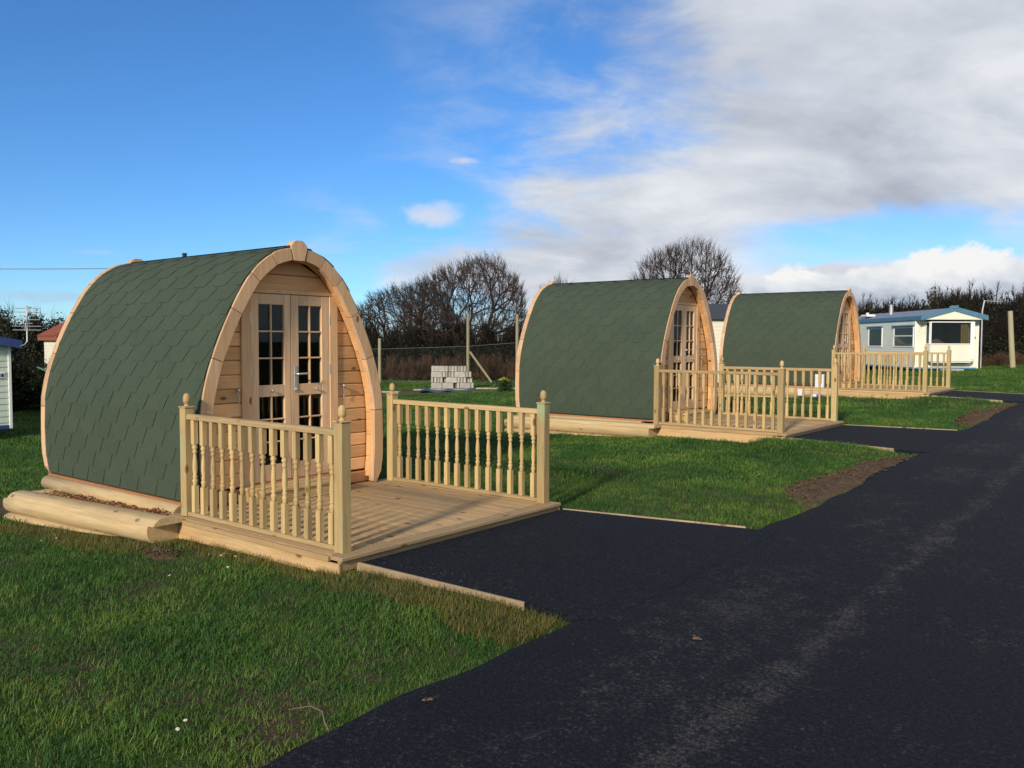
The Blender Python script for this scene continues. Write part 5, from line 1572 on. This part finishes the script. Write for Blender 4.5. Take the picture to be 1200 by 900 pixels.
# ------------------------------------------------------------------ daisies, clods, twig, loose grit
DA = [(-6.842, 2.909), (-5.996, 2.67), (-5.704, 2.678), (-5.257, 3.244), (-5.173, 3.283), (-5.195, 3.324), (-5.076, 3.333), (-4.982, 2.797), (-3.03, 1.756), (-2.99, 1.70), (-4.871, 3.141), (-6.845, 2.796)]
dm = MB()
for k in range(9):
    a = k * 2 * math.pi / 9; c, s = math.cos(a), math.sin(a)
    dm.add([(c * .003 - s * .003, s * .003 + c * .003, 0), (c * .013 - s * .0035, s * .013 + c * .0035, .002), (c * .015, s * .015, .001), (c * .013 + s * .0035, s * .013 - c * .0035, .002), (c * .003 + s * .003, s * .003 - c * .003, 0)], [(0, 1, 2, 3, 4)])
dme = dm.mesh('petals', 'daisy_white', fix=False)
dc = MB().lathe([(.005, 0), (.005, .003), (.002, .005)], 6).mesh('flower_centre', 'daisy_yellow')
ds = MB().tube([(0, 0, -.06), (0, 0, 0)], .0012, 4).mesh('stalk', 'bush_leaf')
for i, (x, y) in enumerate(DA):
    t = thing('daisy', 'tiny white daisy flower in the grass of the foreground lawn', 'flower', (x, y, float(G(x, y)) + .062), rr.uniform(0, 6), 'daisies in the foreground lawn')
    for nm, me in (('petals', dme), ('flower_centre', dc), ('stalk', ds)):
        o = link(nm, me, t); o.scale = (.55, .55, 1)
    t.rotation_euler = (rr.uniform(-.2, .5), rr.uniform(-.3, .5), rr.uniform(0, 6))
def lump(n, r, seed, flat=.5):
    rg = np.random.default_rng(seed); mb = MB()
    for k in range(n):
        c = rg.normal(size=3) * r * .6; c[2] = abs(c[2]) * .3; q = r * rg.uniform(.3, .8)
        pr = [(q * .5, -q * .2), (q, q * .1), (q * .75, q * flat * .8), (q * .25, q * flat)]
        o = len(mb.v); mb.lathe(pr, 7, c[0], c[1])
        for i in range(o, len(mb.v)):
            p = mb.v[i]; mb.v[i] = (p[0] + rg.normal() * q * .13, p[1] + rg.normal() * q * .13, p[2] + rg.normal() * q * .1 + q * .2)
    return mb
for x, y, r, lab in ((-2.475, 2.55, .016, 'small brown clod of earth on the road beside the lawn edge'), (-1.91, 3.97, .022, 'small brown clod of earth in the middle of the road')):
    t = thing('earth_clod', lab, 'clod', (x, y, float(road_z(y)) + .004)); lump(6, r, int(r * 1000)).build('clod', 'clod', t)
t = thing('fallen_twig', 'pale dry twig lying on the lawn edge beside the road', 'twig', (-2.70, 2.12, .035), .1)
mb = MB(); mb.tube([(-.11, -.03, .0), (-.03, .012, .018), (.04, .01, .014), (.10, -.035, .0), (.145, -.06, -.01)], [.001, .0022, .0028, .003, .0024], 6); mb.build('stem', 'dry_twig', t)
mb = MB(); mb.tube([(-.03, .012, .018), (-.09, .05, .03)], [.0018, .0008], 5); mb.build('side_shoot', 'dry_twig', t)
def grit():
    V = []; F = []
    oct_f = [(0, 2, 4), (2, 1, 4), (1, 3, 4), (3, 0, 4), (2, 0, 5), (1, 2, 5), (3, 1, 5), (0, 3, 5)]
    def stone(x, y, z, r):
        o = len(V); s = RNG.uniform(.5, 1.2, 3) * r; a = RNG.uniform(0, 3.14); c, sn = math.cos(a), math.sin(a)
        for p in ((1, 0, 0), (-1, 0, 0), (0, 1, 0), (0, -1, 0), (0, 0, .7), (0, 0, -.5)):
            px, py, pz = p[0] * s[0], p[1] * s[1], p[2] * s[2]; V.append((x + px * c - py * sn, y + px * sn + py * c, z + pz + r * .2))
        F.extend([tuple(o + i for i in f) for f in oct_f])
    for _ in range(260):
        y = RNG.uniform(1.2, 14); x = float(road_edge(y)) + abs(RNG.normal()) * .16 + .02; stone(x, y, float(road_z(y)) - .004, RNG.uniform(.002, .006))
    for _ in range(240):
        y = RNG.uniform(1.0, 12); x = RNG.uniform(-2.4, 1.5); stone(x, y, float(road_z(y)), RNG.uniform(.0015, .0045))
    for _ in range(110):
        t_ = RNG.random(); x = -4.2 + 1.6 * t_; sd_ = RNG.random() < .6
        y = (3.77 + .15 * t_ + abs(RNG.normal()) * .10) if sd_ else (6.04 + .42 * t_ - abs(RNG.normal()) * .08); stone(x, y, .062 * (1 - t_) + .008, RNG.uniform(.002, .0048))
    for p in PATCHES[:3] + PATCHES[7:]:
        q = np.array(p); c = q.mean(0)
        for _ in range(40):
            a = q[RNG.integers(0, len(q))]; b = q[RNG.integers(0, len(q))]; pt = c + (a * .6 + b * .4 - c) * RNG.uniform(.1, .9)
            stone(pt[0], pt[1], float(G(*pt)) + .03, RNG.uniform(.003, .009))
    V0, F0 = list(V), list(F); V.clear(); F.clear()
    for p in (PATCHES[0], PATCHES[1], PATCHES[2], PATCHES[8]):
        q = np.array(p); c = q.mean(0); big_ = len(p) > 6
        for _ in range(420 if big_ else 60):
            i_ = RNG.integers(0, len(q)); a, b = q[i_], q[(i_ + 1) % len(q)]; f = RNG.random(); pt = c + (a * f + b * (1 - f) - c) * RNG.random() ** .5 * 1.06
            r_ = np.linalg.norm(pt - c) / (np.linalg.norm(a - c) + 1e-6)
            stone(pt[0], pt[1], float(G(*pt)) + (.05 if big_ else .015) * max(0, 1 - min(1, r_) ** 2) + .008, RNG.uniform(.008, .036 if big_ else .02))
    link('soil_crumbs', np_mesh('soil_crumbs', V, F, 'bare_soil'), kind='stuff')
    V, F = V0, F0
    link('loose_grit', np_mesh('loose_grit', V, F, 'stone_bits'), kind='stuff')
grit()
